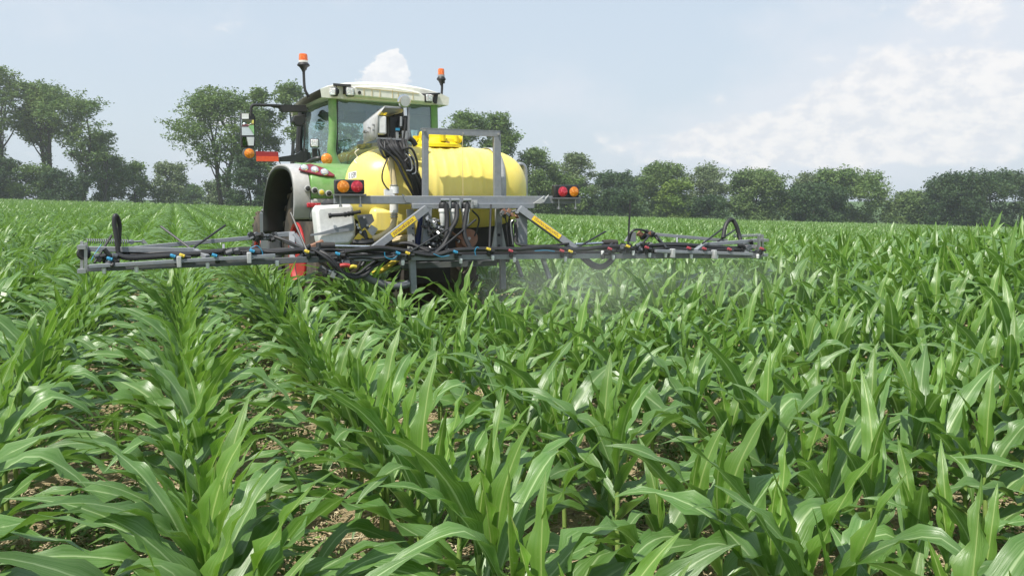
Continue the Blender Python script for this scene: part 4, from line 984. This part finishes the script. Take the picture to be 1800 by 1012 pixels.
# tan suction hose with white couplings
g = MB(); tube_px(g, ((686, 262, .55), (688, 290, .50), (693, 325, .47), (693, 350, .47), (692.5, 385, .47), (688, 402, .45), (672, 414, .42), (655, 420, .42)), .030, 10); th = g.build('suction_hose', M['tan'], sp)
g = MB(); a, b = S(693, 328, .47), S(693, 340, .47); g.cyl(a, b, .042); a, b = S(692.5, 358, .46), S(692.5, 374, .46); g.cyl(a, b, .040); g.box(S(684, 338, .46), (.09, .05, .06)); g.build('hose_coupling', M['white'], th)
for v in (326, 345, 377, 381): MB().lathe([(.036, -.006), (.038, 0), (.036, .006)], S(692.5, v, .465), (0, 0, 1), 14).build('hose_clamp', M['steel'], th)
g = MB(); tube_px(g, ((655, 482, .3), (672, 474, .3), (690, 462, .3), (714, 445, .4)), .024); g.build('yellow_hose', M['yellow'], sp)
g = MB(); tube_px(g, ((690, 424, .6), (705, 420, .58), (716, 418, .58)), .035); g.build('suction_pipe', M['tan'], sp)
# control box
g = MB(); y0, y1 = .55, 1.0
side = [S(639, 252, y1), S(638.5, 217, y1), S(645, 207, y1)]
A, B, Cc, D = S(663, 240, y0), S(664, 204, y0), S(676, 188, y0), S(718, 191, y0)
g.add([S(639, 252, y1-.1), S(638.5, 217, y1-.1), S(676, 187.5, y0), S(664, 204, y0), S(663, 243, y0)], [(0, 1, 2, 3, 4)])
g.add([S(638.5, 217, y1-.1), S(676, 187.5, y0), S(719, 190, y0), S(719, 190, y0)+V3((0, .45, -.02))], [(0, 1, 2, 3)])
cb = g.build('control_box', M['lgrey'], sp, solid=.006)
g = MB(); g.bar(S(718, 189, y0), S(718, 246, y0), .02, .02); g.bar(S(663, 243, y0), S(727, 247, y0), .02, .015); g.bar(S(676, 188.5, y0), S(719, 190.5, y0), .015, .015); g.build('box_frame', M['grey'], cb)
g = MB(); c0, c1 = S(664, 192, y0+.3), S(717, 246, y0+.3); g.box(((c0.x+c1.x)/2, y0+.32, (c0.z+c1.z)/2), (c1.x-c0.x, .02, c0.z-c1.z)); g.build('box_back', M['plastic'], cb)
g = MB(); c0, c1 = S(664, 204, y0+.02), S(679.5, 236, y0+.02); g.box(((c0.x+c1.x)/2, y0+.06, (c0.z+c1.z)/2), (c1.x-c0.x, .10, c0.z-c1.z)); g.build('junction_box', M['white'], cb, bevel=.012)
g = MB(); g.prism([S(664, 202, y0+.01), S(669, 195, y0+.01), S(674, 199, y0+.01), S(681, 198, y0+.01), S(678, 203, y0+.01)], (0, .01, 0)); g.build('box_sticker', M['label'], cb)
g = MB(); g.box(S(694, 222, y0+.15), (.13, .12, .17)); g.box(S(699, 208, y0+.15), (.10, .10, .06)); g.lathe([(.03, 0), (.035, .05), (.03, .1)], S(706, 228, y0+.05), (0, 0, 1), 12); g.box(S(690, 240, y0+.1), (.08, .08, .06)); g.build('pump_motor', M['plastic'], cb, bevel=.01)
g = MB(); g.box(S(699, 227.5, y0-.01), (.035, .02, .022)); g.build('blue_plug', M['blue'], cb)
g = MB(); g.box(S(712, 238, y0), (.06, .02, .08)); g.box(S(698, 238, y0), (.025, .02, .06)); g.cyl(S(705, 205, y0), S(705, 222, y0), .012); g.build('bracket_plate', M['steel'], cb)
for u, v in ((642, 230), (650, 225), (646, 232), (658, 220), (658, 229), (641, 233)): p = S(u, v, y0+.30-(u-640)*.012); MB().cyl(p+V3((.02, 0, 0)), p+V3((-.02, -.02, 0)), .009, n=8).build('bolt', M['steel'], cb)
g = MB(); c = S(711, 178, y0-.02); g.lathe([(.058, .03), (.062, 0), (.060, -.012), (.05, -.014)], c, (-.25, 1, .15), 26); ga = g.build('pressure_gauge', M['chrome'], sp)
MB().lathe([(.048, 0), (.01, -.001)], c+V3((.004, -.017, -.003)), (-.25, 1, .15), 24).build('gauge_face', M['white'], ga)
g = MB(); g.cyl(S(711.5, 188, y0), S(712.5, 204, y0), .020); g.cyl(S(712, 186, y0), S(711.5, 190, y0), .012); g.build('gauge_stem', M['chrome'], ga); g = MB(); g.tube([S(713, 204, y0), S(712, 222, y0), S(709, 244, y0)], .014, 8); g.build('gauge_pipe', M['rubber'], ga)
# hose bundle from the control box down over the tank
hr2 = random.Random(4)
for i in range(15):
    u0 = 668+i*3.2+hr2.uniform(-2, 2); y_ = .50+hr2.uniform(-.05, .06); du = hr2.uniform(-6, 6)
    L = [(u0, 244, y_+.1), (u0+4+du*.5, 258, y_-.02), (697+i*1.6+du, 282, y_-.04), (712+i*1.9+du*1.2, 312, y_-.06), (726+i*1.5+du*.4, 340, y_-.03), (736+i*1.2, 362, .44)]
    g = MB(); tube_px(g, L, hr2.choice((.011, .014, .02, .024)), 7); g.build('cable_hose', M[hr2.choice(('rubber', 'rubber', 'rubber', 'plastic'))], sp)
for L in (((664, 246, .55), (668, 262, .47), (676, 277, .45), (684, 272, .47), (690, 252, .5)), ((706, 262, .42), (724, 262, .40), (734, 290, .42), (728, 310, .42), (716, 300, .42), (712, 280, .42)), ((712, 284, .38), (722, 276, .38), (729, 290, .38), (720, 302, .38), (713, 294, .38)), ((676, 250, .48), (677, 266, .44), (682, 276, .45), (686, 262, .46), (680, 252, .47))):
    g = MB(); tube_px(g, L, .011, 7); g.build('cable_loop', M['rubber'], sp)
for L in (((713, 270, .36), (722, 280, .35), (724, 298, .35), (714, 300, .35)), ((718, 268, .35), (728, 280, .35), (731, 302, .36), (724, 306, .36))):
    g = MB(); tube_px(g, L, .006, 6); g.build('steel_cable', M['steel'], sp)
g = MB(); tube_px(g, ((681, 278, .44), (673, 300, .41), (672, 316, .42), (678, 328, .43), (684, 334, .44)), .007, 6); g.build('sensor_cable', M['rubber'], sp)
g = MB(); tube_px(g, ((719, 243, .5), (726, 248, .5), (731, 256, .5)), .025, 8); g.build('elbow_hose', M['plastic'], sp)

# ---- booms
bl = MB(); P0, P1 = S(154, 471.5, .02), S(560, 455.5, .02); bl.bar(P0, P1, .05, .05); wing_l = bl.build('boom_wing', M['dgrey'], sp, bevel=.004)
P0, P1 = S(1064, 450, .02), S(1336, 449, .02); wing_r = MB().bar(P0, P1, .05, .05).build('boom_wing', M['dgrey'], sp, bevel=.004)
boom_c = MB().bar(S(612, 454, .02), S(1066, 449.5, .02), .05, .045).build('boom_centre', M['grey'], sp, bevel=.004)
MB().bar(S(560, 455.6, .03), S(614, 454.5, .03), .045, .045).build('hinge_rail', M['dgrey'], boom_c)
def rail(w_, L, wd=.042, ht=.042, m='grey', nm='rail'):
    for a, b in zip(L[:-1], L[1:]): MB().bar(S(*a), S(*b), wd, ht).build(nm, M[m], w_, bevel=.003)
rail(wing_l, ((157, 468, -.04), (484, 449, -.04)), .04, .028); rail(wing_l, ((151, 437.5, .10), (342, 440, .10)), .045, .040); rail(wing_l, ((342, 440, .10), (365, 452, .0)), .045, .036)
rail(wing_l, ((214, 438, .32), (440, 418, .42)), .04, .034); rail(wing_l, ((484, 413, .45), (512, 411, .45)), .05, .04); rail(wing_l, ((513, 409, .45), (514, 455, .30)), .05, .05)
rail(wing_l, ((516, 412, .43), (534, 436, .36)), .05, .04)
rail(wing_l, ((393, 430, .38), (393, 440, .30)), .02, .02)
rail(wing_r, ((1152, 441, -.03), (1322, 446.5, -.03)), .04, .03); rail(wing_r, ((1236, 430, .10), (1340, 422, .12)), .045, .036); rail(wing_r, ((1237, 430, .10), (1223, 441, .0)), .045, .036)
rail(wing_r, ((1153, 412, .42), (1278, 423, .32)), .04, .034); rail(wing_r, ((1190, 418, .38), (1190, 430, .3)), .02, .02)
MB().prism([S(1099, 424, .35), S(1110, 408, .35), S(1118, 408, .35), S(1118, 425, .35)], (0, .03, 0)).build('hinge_plate', M['grey'], wing_r)
def endframe(w_, us, v0, v1):
    g = MB()
    for i, (u, y) in enumerate(us): g.bar(S(u, v0+i*2, y), S(u, v1+i*1.5, y), .022, .022, (0, 1, 0))
    g.box(S(us[0][0]+1, v1, .05), (.06, .10, .03)); g.box(S(us[0][0]+1, v0+10, .05), (.06, .12, .03)); g.build('end_frame', M['steel'], w_)
endframe(wing_l, ((144, .10), (151, .02)), 424, 476); endframe(wing_r, ((1340, .10), (1334, .02)), 412, 448)
MB().lathe([(.035, -.02), (.05, 0), (.035, .02)], S(147, 446, .05), (0, -1, 0), 16).build('end_roller', M['rubber'], wing_l)
def spring(w_, a, b, r):
    a, b = S(*a), S(*b); d_ = b-a; n_ = int(d_.length/.016); t = d_.normalized(); u = t.orthogonal().normalized(); v_ = t.cross(u)
    g = MB(); g.tube([a+d_*(i/(n_*5))+(u*math.cos(i*1.2566)+v_*math.sin(i*1.2566))*r for i in range(n_*5+1)], .004, 4, 1, sm=False); g.build('spring', M['grey'], w_)
spring(wing_l, (152, 423, .2), (226, 424.5, .3), .018); spring(wing_r, (1289, 415, .25), (1338, 413, .2), .016)
g = MB(); g.tube([S(226, 424.5, .3), S(233, 425, .31), S(249, 424, .33)], .009, 6); g.prism([S(249, 428, .33), S(250, 420, .33), S(253, 421, .33), S(260, 429, .33)], (0, .02, 0)); g.tube([S(231+4*math.cos(a), 425+3*math.sin(a), .31) for a in np.linspace(0, 6.28, 9)], .006, 5); g.build('spring_hook', M['steel'], wing_l)
def hose(w_, L, r, m='rubber', nm='boom_hose', n=8): g = MB(); tube_px(g, L, r, n); return g.build(nm, M[m], w_)
# hose loops
hose(wing_l, ((208, 446, .03), (205, 420, .04), (201, 395, .05), (202, 380, .06), (206, 381, .08), (210, 395, .10), (209, 420, .10), (207, 445, .10)), .017, nm='hose_loop', n=10)
hose(wing_r, ((1271, 418, .15), (1275, 398, .18), (1281, 388, .2), (1288, 387, .22), (1294, 396, .2), (1299, 412, .18), (1302, 424, .15)), .022, nm='hose_loop', n=10)
hose(wing_r, ((1026, 452, .10), (1040, 464, .08), (1056, 469, .08), (1070, 462, .08), (1079, 450, .10)), .030, nm='drooping_hose', n=10)
hose(wing_r, ((1022, 452, .14), (1038, 466, .14), (1056, 471, .14), (1072, 462, .14)), .02, nm='drooping_hose', n=8)
# marker rods
for w_, a, b in ((wing_l, (283, 398, .45), (335, 437, .2)), (wing_l, (396, 396, .5), (338, 437, .2)), (wing_l, (511, 374, .2), (540, 442, -.04)), (wing_l, (166, 462, .0), (196, 414, .2)),
                 (boom_c, (717, 445, -.05), (788, 402, .12)), (boom_c, (1001, 443, -.05), (1064, 407, .3)), (boom_c, (863, 360, .2), (860, 436, .0)), (boom_c, (762, 448, -.02), (836, 386, .2)),
                 (wing_r, (1104, 432, -.04), (1108, 352, .0)), (wing_r, (1235, 428, .0), (1270, 402, .3)), (wing_r, (1262, 424, .1), (1292, 404, .4)), (wing_r, (1153, 412, .4), (1172, 436, .0))):
    a, b = S(*a), S(*b); MB().tube([a, b], .010 if a.x > -3 else .007, 6, sm=False).build('marker_rod', M['plastic'], w_)
# main hoses and cable runs
for w_, L, r in ((wing_l, ((205, 448, .0), (230, 453, .0), (300, 449, .02), (370, 444, .05), (430, 438, .1), (480, 443, .05), (520, 440, .05), (560, 438, .05)), .022), (wing_l, ((290, 442, .12), (340, 446, .1), (430, 444, .1), (470, 447, .06)), .016), (wing_l, ((300, 446, .14), (380, 441, .14), (440, 437, .14)), .018),
                 (wing_l, ((483, 416, .4), (505, 424, .3), (528, 434, .15), (560, 444, .0), (580, 458, -.06), (600, 478, -.05), (622, 484, -.03), (650, 472, .0), (690, 452, .0)), .014), (wing_l, ((488, 418, .4), (520, 434, .2), (552, 440, .0), (575, 455, -.08), (596, 476, -.06), (625, 482, -.05), (646, 468, -.03), (664, 455, 0)), .012),
                 (boom_c, ((560, 440, .0), (580, 452, -.05), (598, 474, -.06), (618, 487, -.06), (640, 484, -.04), (655, 470, .0)), .017),
                 (boom_c, ((606, 443, -.02), (640, 438, -.02), (672, 436, -.02), (716, 442, -.02), (760, 449, -.02), (800, 440, -.02), (850, 438, -.02), (910, 438, -.02), (960, 434, -.02), (1010, 439, -.02), (1060, 434, -.01), (1100, 433, .0)), .022),
                 (boom_c, ((690, 430, .2), (720, 428, .15), (760, 444, .06), (800, 447, .04), (850, 445, .04), (910, 444, .04), (1000, 444, .04), (1080, 442, .04)), .017), (boom_c, ((640, 434, .25), (700, 428, .2), (745, 436, .1), (775, 440, .08)), .014), (boom_c, ((905, 390, .3), (906, 415, .25), (912, 430, .15), (960, 432, .1), (1000, 428, .1)), .012),
                 (wing_r, ((1100, 440, .05), (1145, 432, .1), (1200, 431, .1), (1250, 434, .08), (1320, 438, .06)), .020), (wing_r, ((1140, 432, .15), (1180, 428, .16), (1240, 432, .16), (1300, 436, .1)), .016), (wing_r, ((1105, 424, .35), (1112, 406, .3), (1128, 404, .35), (1148, 412, .4)), .012), (wing_r, ((1128, 430, .2), (1136, 420, .25), (1146, 412, .38), (1160, 425, .3), (1172, 436, .1)), .011)):
    hose(w_, L, r)
hose(boom_c, ((632, 480, .05), (655, 492, .04), (680, 501, .04), (705, 502, .04), (719, 498, .05)), .034, 'dgrey', 'corrugated_hose', 12)
hose(boom_c, ((705, 470, .15), (700, 486, .14), (690, 495, .12)), .012); hose(boom_c, ((830, 370, .25), (842, 384, .3), (838, 405, .3), (834, 415, .3)), .008)
for L in (((898, 372, .3), (892, 400, .3), (896, 432, .3)), ((890, 368, .32), (896, 385, .32), (899, 432, .3)), ((904, 386, .25), (900, 400, .25), (905, 425, .2)), ((914, 385, .2), (900, 388, .2), (898, 400, .2), (902, 430, .2)), ((880, 370, .3), (888, 380, .3), (894, 432, .28))):
    hose(boom_c, L, .006, 'steel' if L[0][0] in (914,) else 'rubber', 'cable', 6)
r7 = random.Random(8)
for i in range(16):
    u, v = r7.uniform(748, 778), r7.uniform(372, 436); L = [(u, v, r7.uniform(.2, .4))]
    for k in range(3): u += r7.uniform(-12, 12); v += r7.uniform(2, 16); L.append((u, min(v, 446), r7.uniform(.15, .4)))
    hose(boom_c, L, r7.choice((.006, .009, .014)), r7.choice(('rubber', 'rubber', 'rubber', 'steel')), 'valve_hose', 6)
g = MB()
for i in range(12): g.cyl(p := S(r7.uniform(748, 782), r7.uniform(380, 435), .3), p+V3((r7.uniform(-.05, .05), -.05, r7.uniform(-.04, .04))), r7.uniform(.012, .022), n=8)
g.build('valve_block', M['dgrey'], sp)
g = MB()
for i in range(9): g.cyl(p := S(r7.uniform(748, 775), r7.uniform(380, 420), .28), p+V3((r7.uniform(-.03, .03), -.03, r7.uniform(-.03, .03))), .012, n=8)
g.build('valve_fitting', M['steel'], sp)
r9 = random.Random(19)
def runs(w_, u0, v0, u1, v1, y0, y1, n, rr=(.008, .015)):          # bundled hose runs lying along a boom
    for i in range(n):
        ya = r9.uniform(y0, y1); dv = r9.uniform(-4, 4); L = []
        for t in np.linspace(0, 1, 6): L.append((u0+(u1-u0)*t, v0+(v1-v0)*t+dv+r9.uniform(-2.2, 2.2), ya+r9.uniform(-.03, .03)))
        hose(w_, L, r9.uniform(*rr), 'rubber', 'boom_hose', 6)
runs(wing_l, 206, 449, 430, 442, .02, .22, 5); runs(wing_l, 300, 446, 545, 440, .05, .2, 5); runs(boom_c, 545, 444, 730, 444, .02, .2, 7); runs(boom_c, 700, 446, 905, 443, .02, .2, 6); runs(boom_c, 880, 441, 1095, 438, .02, .18, 5); runs(wing_r, 1090, 440, 1310, 438, .02, .25, 6)
runs(boom_c, 560, 452, 690, 450, -.04, .05, 3)
# hydraulic rams
for w_, a, b in ((boom_c, (572, 432, .2), (650, 433.5, .2)), (boom_c, (1011, 429.5, .15), (1072, 426.5, .2))):
    a, b = S(*a), S(*b); o = MB().cyl(a, b, .013).build('ram_rod', M['chrome'], w_); MB().lathe([(.03, -.08), (.034, 0), (.03, .08)], a if a.x < 0 else b, (1, 0, 0), 12).build('ram_head', M['dirtydark'], w_)
MB().box(S(558, 431, .25), (.12, .06, .06), Matrix.Rotation(-.4, 3, 'Y')).build('hinge_block', M['rust'], wing_l, bevel=.01)
def clutter(w_, u0, u1, v0, v1, y0, y1, n, seed, mats=('rubber', 'plastic', 'dgrey')):
    r = random.Random(seed); g = MB()
    for i in range(n):
        c = S(r.uniform(u0, u1), r.uniform(v0, v1), r.uniform(y0, y1)); g.mat(r.randrange(3)); a = V3((r.gauss(0, 1), r.gauss(0, .5), r.gauss(0, .6))).normalized()
        if r.random() < .5: g.cyl(c, c+a*r.uniform(.03, .07), r.uniform(.01, .022), n=8)
        else: g.box(c, [r.uniform(.02, .05) for _ in range(3)], Matrix.Rotation(r.uniform(0, 3), 3, 'Y'))
    g.build('hose_fitting', [M[m] for m in mats], w_)
clutter(wing_l, 440, 486, 412, 420, .36, .46, 34, 1); clutter(wing_r, 1120, 1150, 407, 415, .34, .42, 22, 2, ('rubber', 'dgrey', 'rust')); clutter(wing_r, 1075, 1150, 428, 444, -.02, .1, 34, 3); clutter(wing_l, 170, 205, 448, 462, -.04, .06, 20, 4)
clutter(wing_r, 1290, 1332, 428, 444, 0, .1, 22, 5, ('rubber', 'dgrey', 'steel')); clutter(boom_c, 562, 600, 474, 484, -.06, .02, 18, 6, ('rubber', 'dgrey', 'steel')); clutter(boom_c, 600, 640, 454, 468, -.04, .04, 12, 7); clutter(boom_c, 640, 720, 440, 452, .05, .25, 22, 8); clutter(boom_c, 880, 912, 366, 378, .2, .3, 14, 9, ('dgrey', 'steel', 'rust'))
clutter(wing_l, 520, 560, 436, 452, -.02, .1, 16, 10); clutter(wing_l, 395, 432, 440, 448, 0, .1, 14, 11)
# nozzles: black body, coloured cap, white tip under the rail
def nozzle(w_, u, v, cap, y=-.05, tip=None):
    c = S(u, v, y); g = MB(); g.lathe([(.013, -.05), (.020, -.04), (.020, -.015), (.016, .015)], c+V3((.015, .03, -.015)), (0, 0, 1), 12); g.cyl(c+V3((.02, .02, -.015)), c+V3((.06, .02, -.02)), .017, n=12); b = g.build('nozzle', M['plastic'], w_)
    if cap: g = MB(); g.cyl(c+V3((-.022, 0, .008)), c+V3((.014, -.01, -.006)), .013, n=12); g.box(c+V3((-.005, -.008, .001)), (.016, .028, .016)); g.build('nozzle_cap', M[cap], w_)
    if tip: t = S(*tip, y+.03); MB().lathe([(.010, -.026), (.013, -.024), (.016, 0), (.017, .010), (.014, .020)], t, (0, 0, 1), 12).build('nozzle_tip', M['white'], w_)
for u, v, c_, tp in ((194, 455, 'blue', (183, 475)), (305, 450, 'blue', (240, 473)), (378, 449, 'blue', (365, 466)), (444, 441, 'blue', (487, 462)), (321, 449, 'yellow', None), (540, 442, 'yellow', None)): nozzle(wing_l, u, v, c_, tip=tp)
for u, v, c_, tp in ((594, 446, 'blue', (603, 461)), (700, 445, 'blue', (708, 461)), (717, 445, 'yellow', None), (801, 443, 'blue', (810, 458)), (859, 438, 'yellow', (866, 453)), (898, 441, 'redcap', (904, 456)), (988, 441, 'redcap', (994, 455)), (1003, 442, 'yellow', None)): nozzle(boom_c, u, v, c_, tip=tp)
for u, v, c_, tp in ((1072, 437.5, 'redcap', (1078, 452)), (1137, 435, 'redcap', (1142, 448)), (1104, 433, 'yellow', (1113, 444)), (1211, 436, 'redcap', (1170, 448)), (1238, 437, 'redcap', (1215, 450)), (1282, 438, 'redcap', (1260, 451)), (1339, 437, 'redcap', (1332, 450)), (1060, 444, None, (1059, 444))): nozzle(wing_r, u, v, c_, tip=tp)
for w_, u, v in ((wing_l, 315, 460), (wing_l, 438, 453), (wing_r, 1182, 445), (wing_r, 1255, 447)): MB().box(S(u, v, -.05), (.035, .06, .09)).build('rail_clamp', M['lgrey'], w_, bevel=.006)
g = MB(); tube_px(g, ((598, 467, -.09), (606, 466, -.1), (614, 467, -.09)), .018); g.build('valve_handle', M['red'], boom_c); g = MB(); tube_px(g, ((614, 470, -.09), (620, 468, -.1), (626, 469, -.09)), .015); g.build('valve_handle', M['yellow'], boom_c)
for w_, L in ((wing_l, ((160, 458, 0), (168, 444, .02), (178, 430, .05))), (wing_l, ((440, 436, -.05), (452, 432, -.05), (460, 440, -.05), (462, 448, -.05))), (boom_c, ((676, 443, -.05), (678, 452, -.05), (690, 455, -.05), (700, 448, -.05))), (boom_c, ((762, 446, -.05), (775, 451, -.05), (790, 449, -.05))), (boom_c, ((836, 449, -.05), (835, 440, -.05), (839, 434, -.05), (842, 436, -.05))), (boom_c, ((940, 441, -.05), (960, 440, -.05), (975, 442, -.05)))):
    hose(w_, L, .0035, 'blue', 'air_line', 6)
MB().box(S(790, 464, .25), (.9, .12, .05)).build('lower_frame', M['dgrey'], sp)
MB().box(S(800, 452, .6), (1.1, .12, .12)).build('hitch_frame', M['dirtydark'], sp)
MB().cyl(S(640, 380, 1.3), S(640, 470, 1.0), .05).build('hitch_arm', M['dirtydark'], sp)

# ------------------------------------------------------------------ summer haze
def volmat(name, dens, c, an=.3):
    m = bpy.data.materials.new(name); m.use_nodes = True; t = m.node_tree; t.nodes.clear()
    o = N(t, 'ShaderNodeOutputMaterial'); p = N(t, 'ShaderNodeVolumePrincipled'); setc(p.inputs['Color'], c); p.inputs['Anisotropy'].default_value = an; p.inputs['Density'].default_value = dens
    t.links.new(p.outputs[0], o.inputs['Volume']); return m, t, p
HZ, _, _ = volmat('haze_air', .0008, (.90, .94, 1.0))
g = MB(); g.box((0, 90, 8), (520, 300, 34)); hz_ = g.build('haze', HZ); tag(hz_, kind='stuff'); hz_['label'] = 'thin pale summer haze over the field and far trees'

# ------------------------------------------------------------------ spray drifting below the boom
def mist(name, u0, u1, y0, y1, z0, z1, dens, label):
    m, t, p = volmat(name, dens, (1.0, 1.0, 1.0), -.1)
    tc = N(t, 'ShaderNodeTexCoord'); mp = N(t, 'ShaderNodeMapping'); mp.inputs['Scale'].default_value = (1, 1, .7); t.links.new(tc.outputs['Object'], mp.inputs[0])
    f = tnoise(t, 3.2, 4, .6, mp.outputs[0]); f2 = ramp(t, f, [(.30, (0, 0, 0)), (.75, (1, 1, 1))])
    gr = N(t, 'ShaderNodeTexGradient', gradient_type='SPHERICAL'); mp2 = N(t, 'ShaderNodeMapping'); t.links.new(tc.outputs['Generated'], mp2.inputs[0]); mp2.inputs['Location'].default_value = (-1, -1, -1.15); mp2.inputs['Scale'].default_value = (2, 2, 2.0)
    t.links.new(mp2.outputs[0], gr.inputs[0])
    k = N(t, 'ShaderNodeMath', operation='MULTIPLY'); t.links.new(f2, k.inputs[0]); t.links.new(gr.outputs['Fac'], k.inputs[1])
    k2 = N(t, 'ShaderNodeMath', operation='MULTIPLY'); t.links.new(k.outputs[0], k2.inputs[0]); k2.inputs[1].default_value = dens; t.links.new(k2.outputs[0], p.inputs['Density'])
    xa_, xb_ = S(u0, 460, 0).x, S(u1, 460, 0).x; root_ = empty('spray_frame', ORI, SYAW); bpy.data.objects.remove(root_)
    g = MB(); g.box(((xa_+xb_)/2, (y0+y1)/2, (z0+z1)/2), (xb_-xa_, y1-y0, z1-z0)); o = g.build('spray_mist', m); o.location = ORI; o.rotation_euler = (0, 0, SYAW); tag(o, label, kind='stuff'); return o
mist('spray_mist_thick', 760, 1120, -1.9, .35, .3, 1.12, .38, 'faint white spray mist drifting over the corn just right of the middle of the boom')
mist('spray_mist_thin', 980, 1420, -1.5, .6, .3, 1.05, .22, 'very thin spray mist over the corn below the right boom wing')
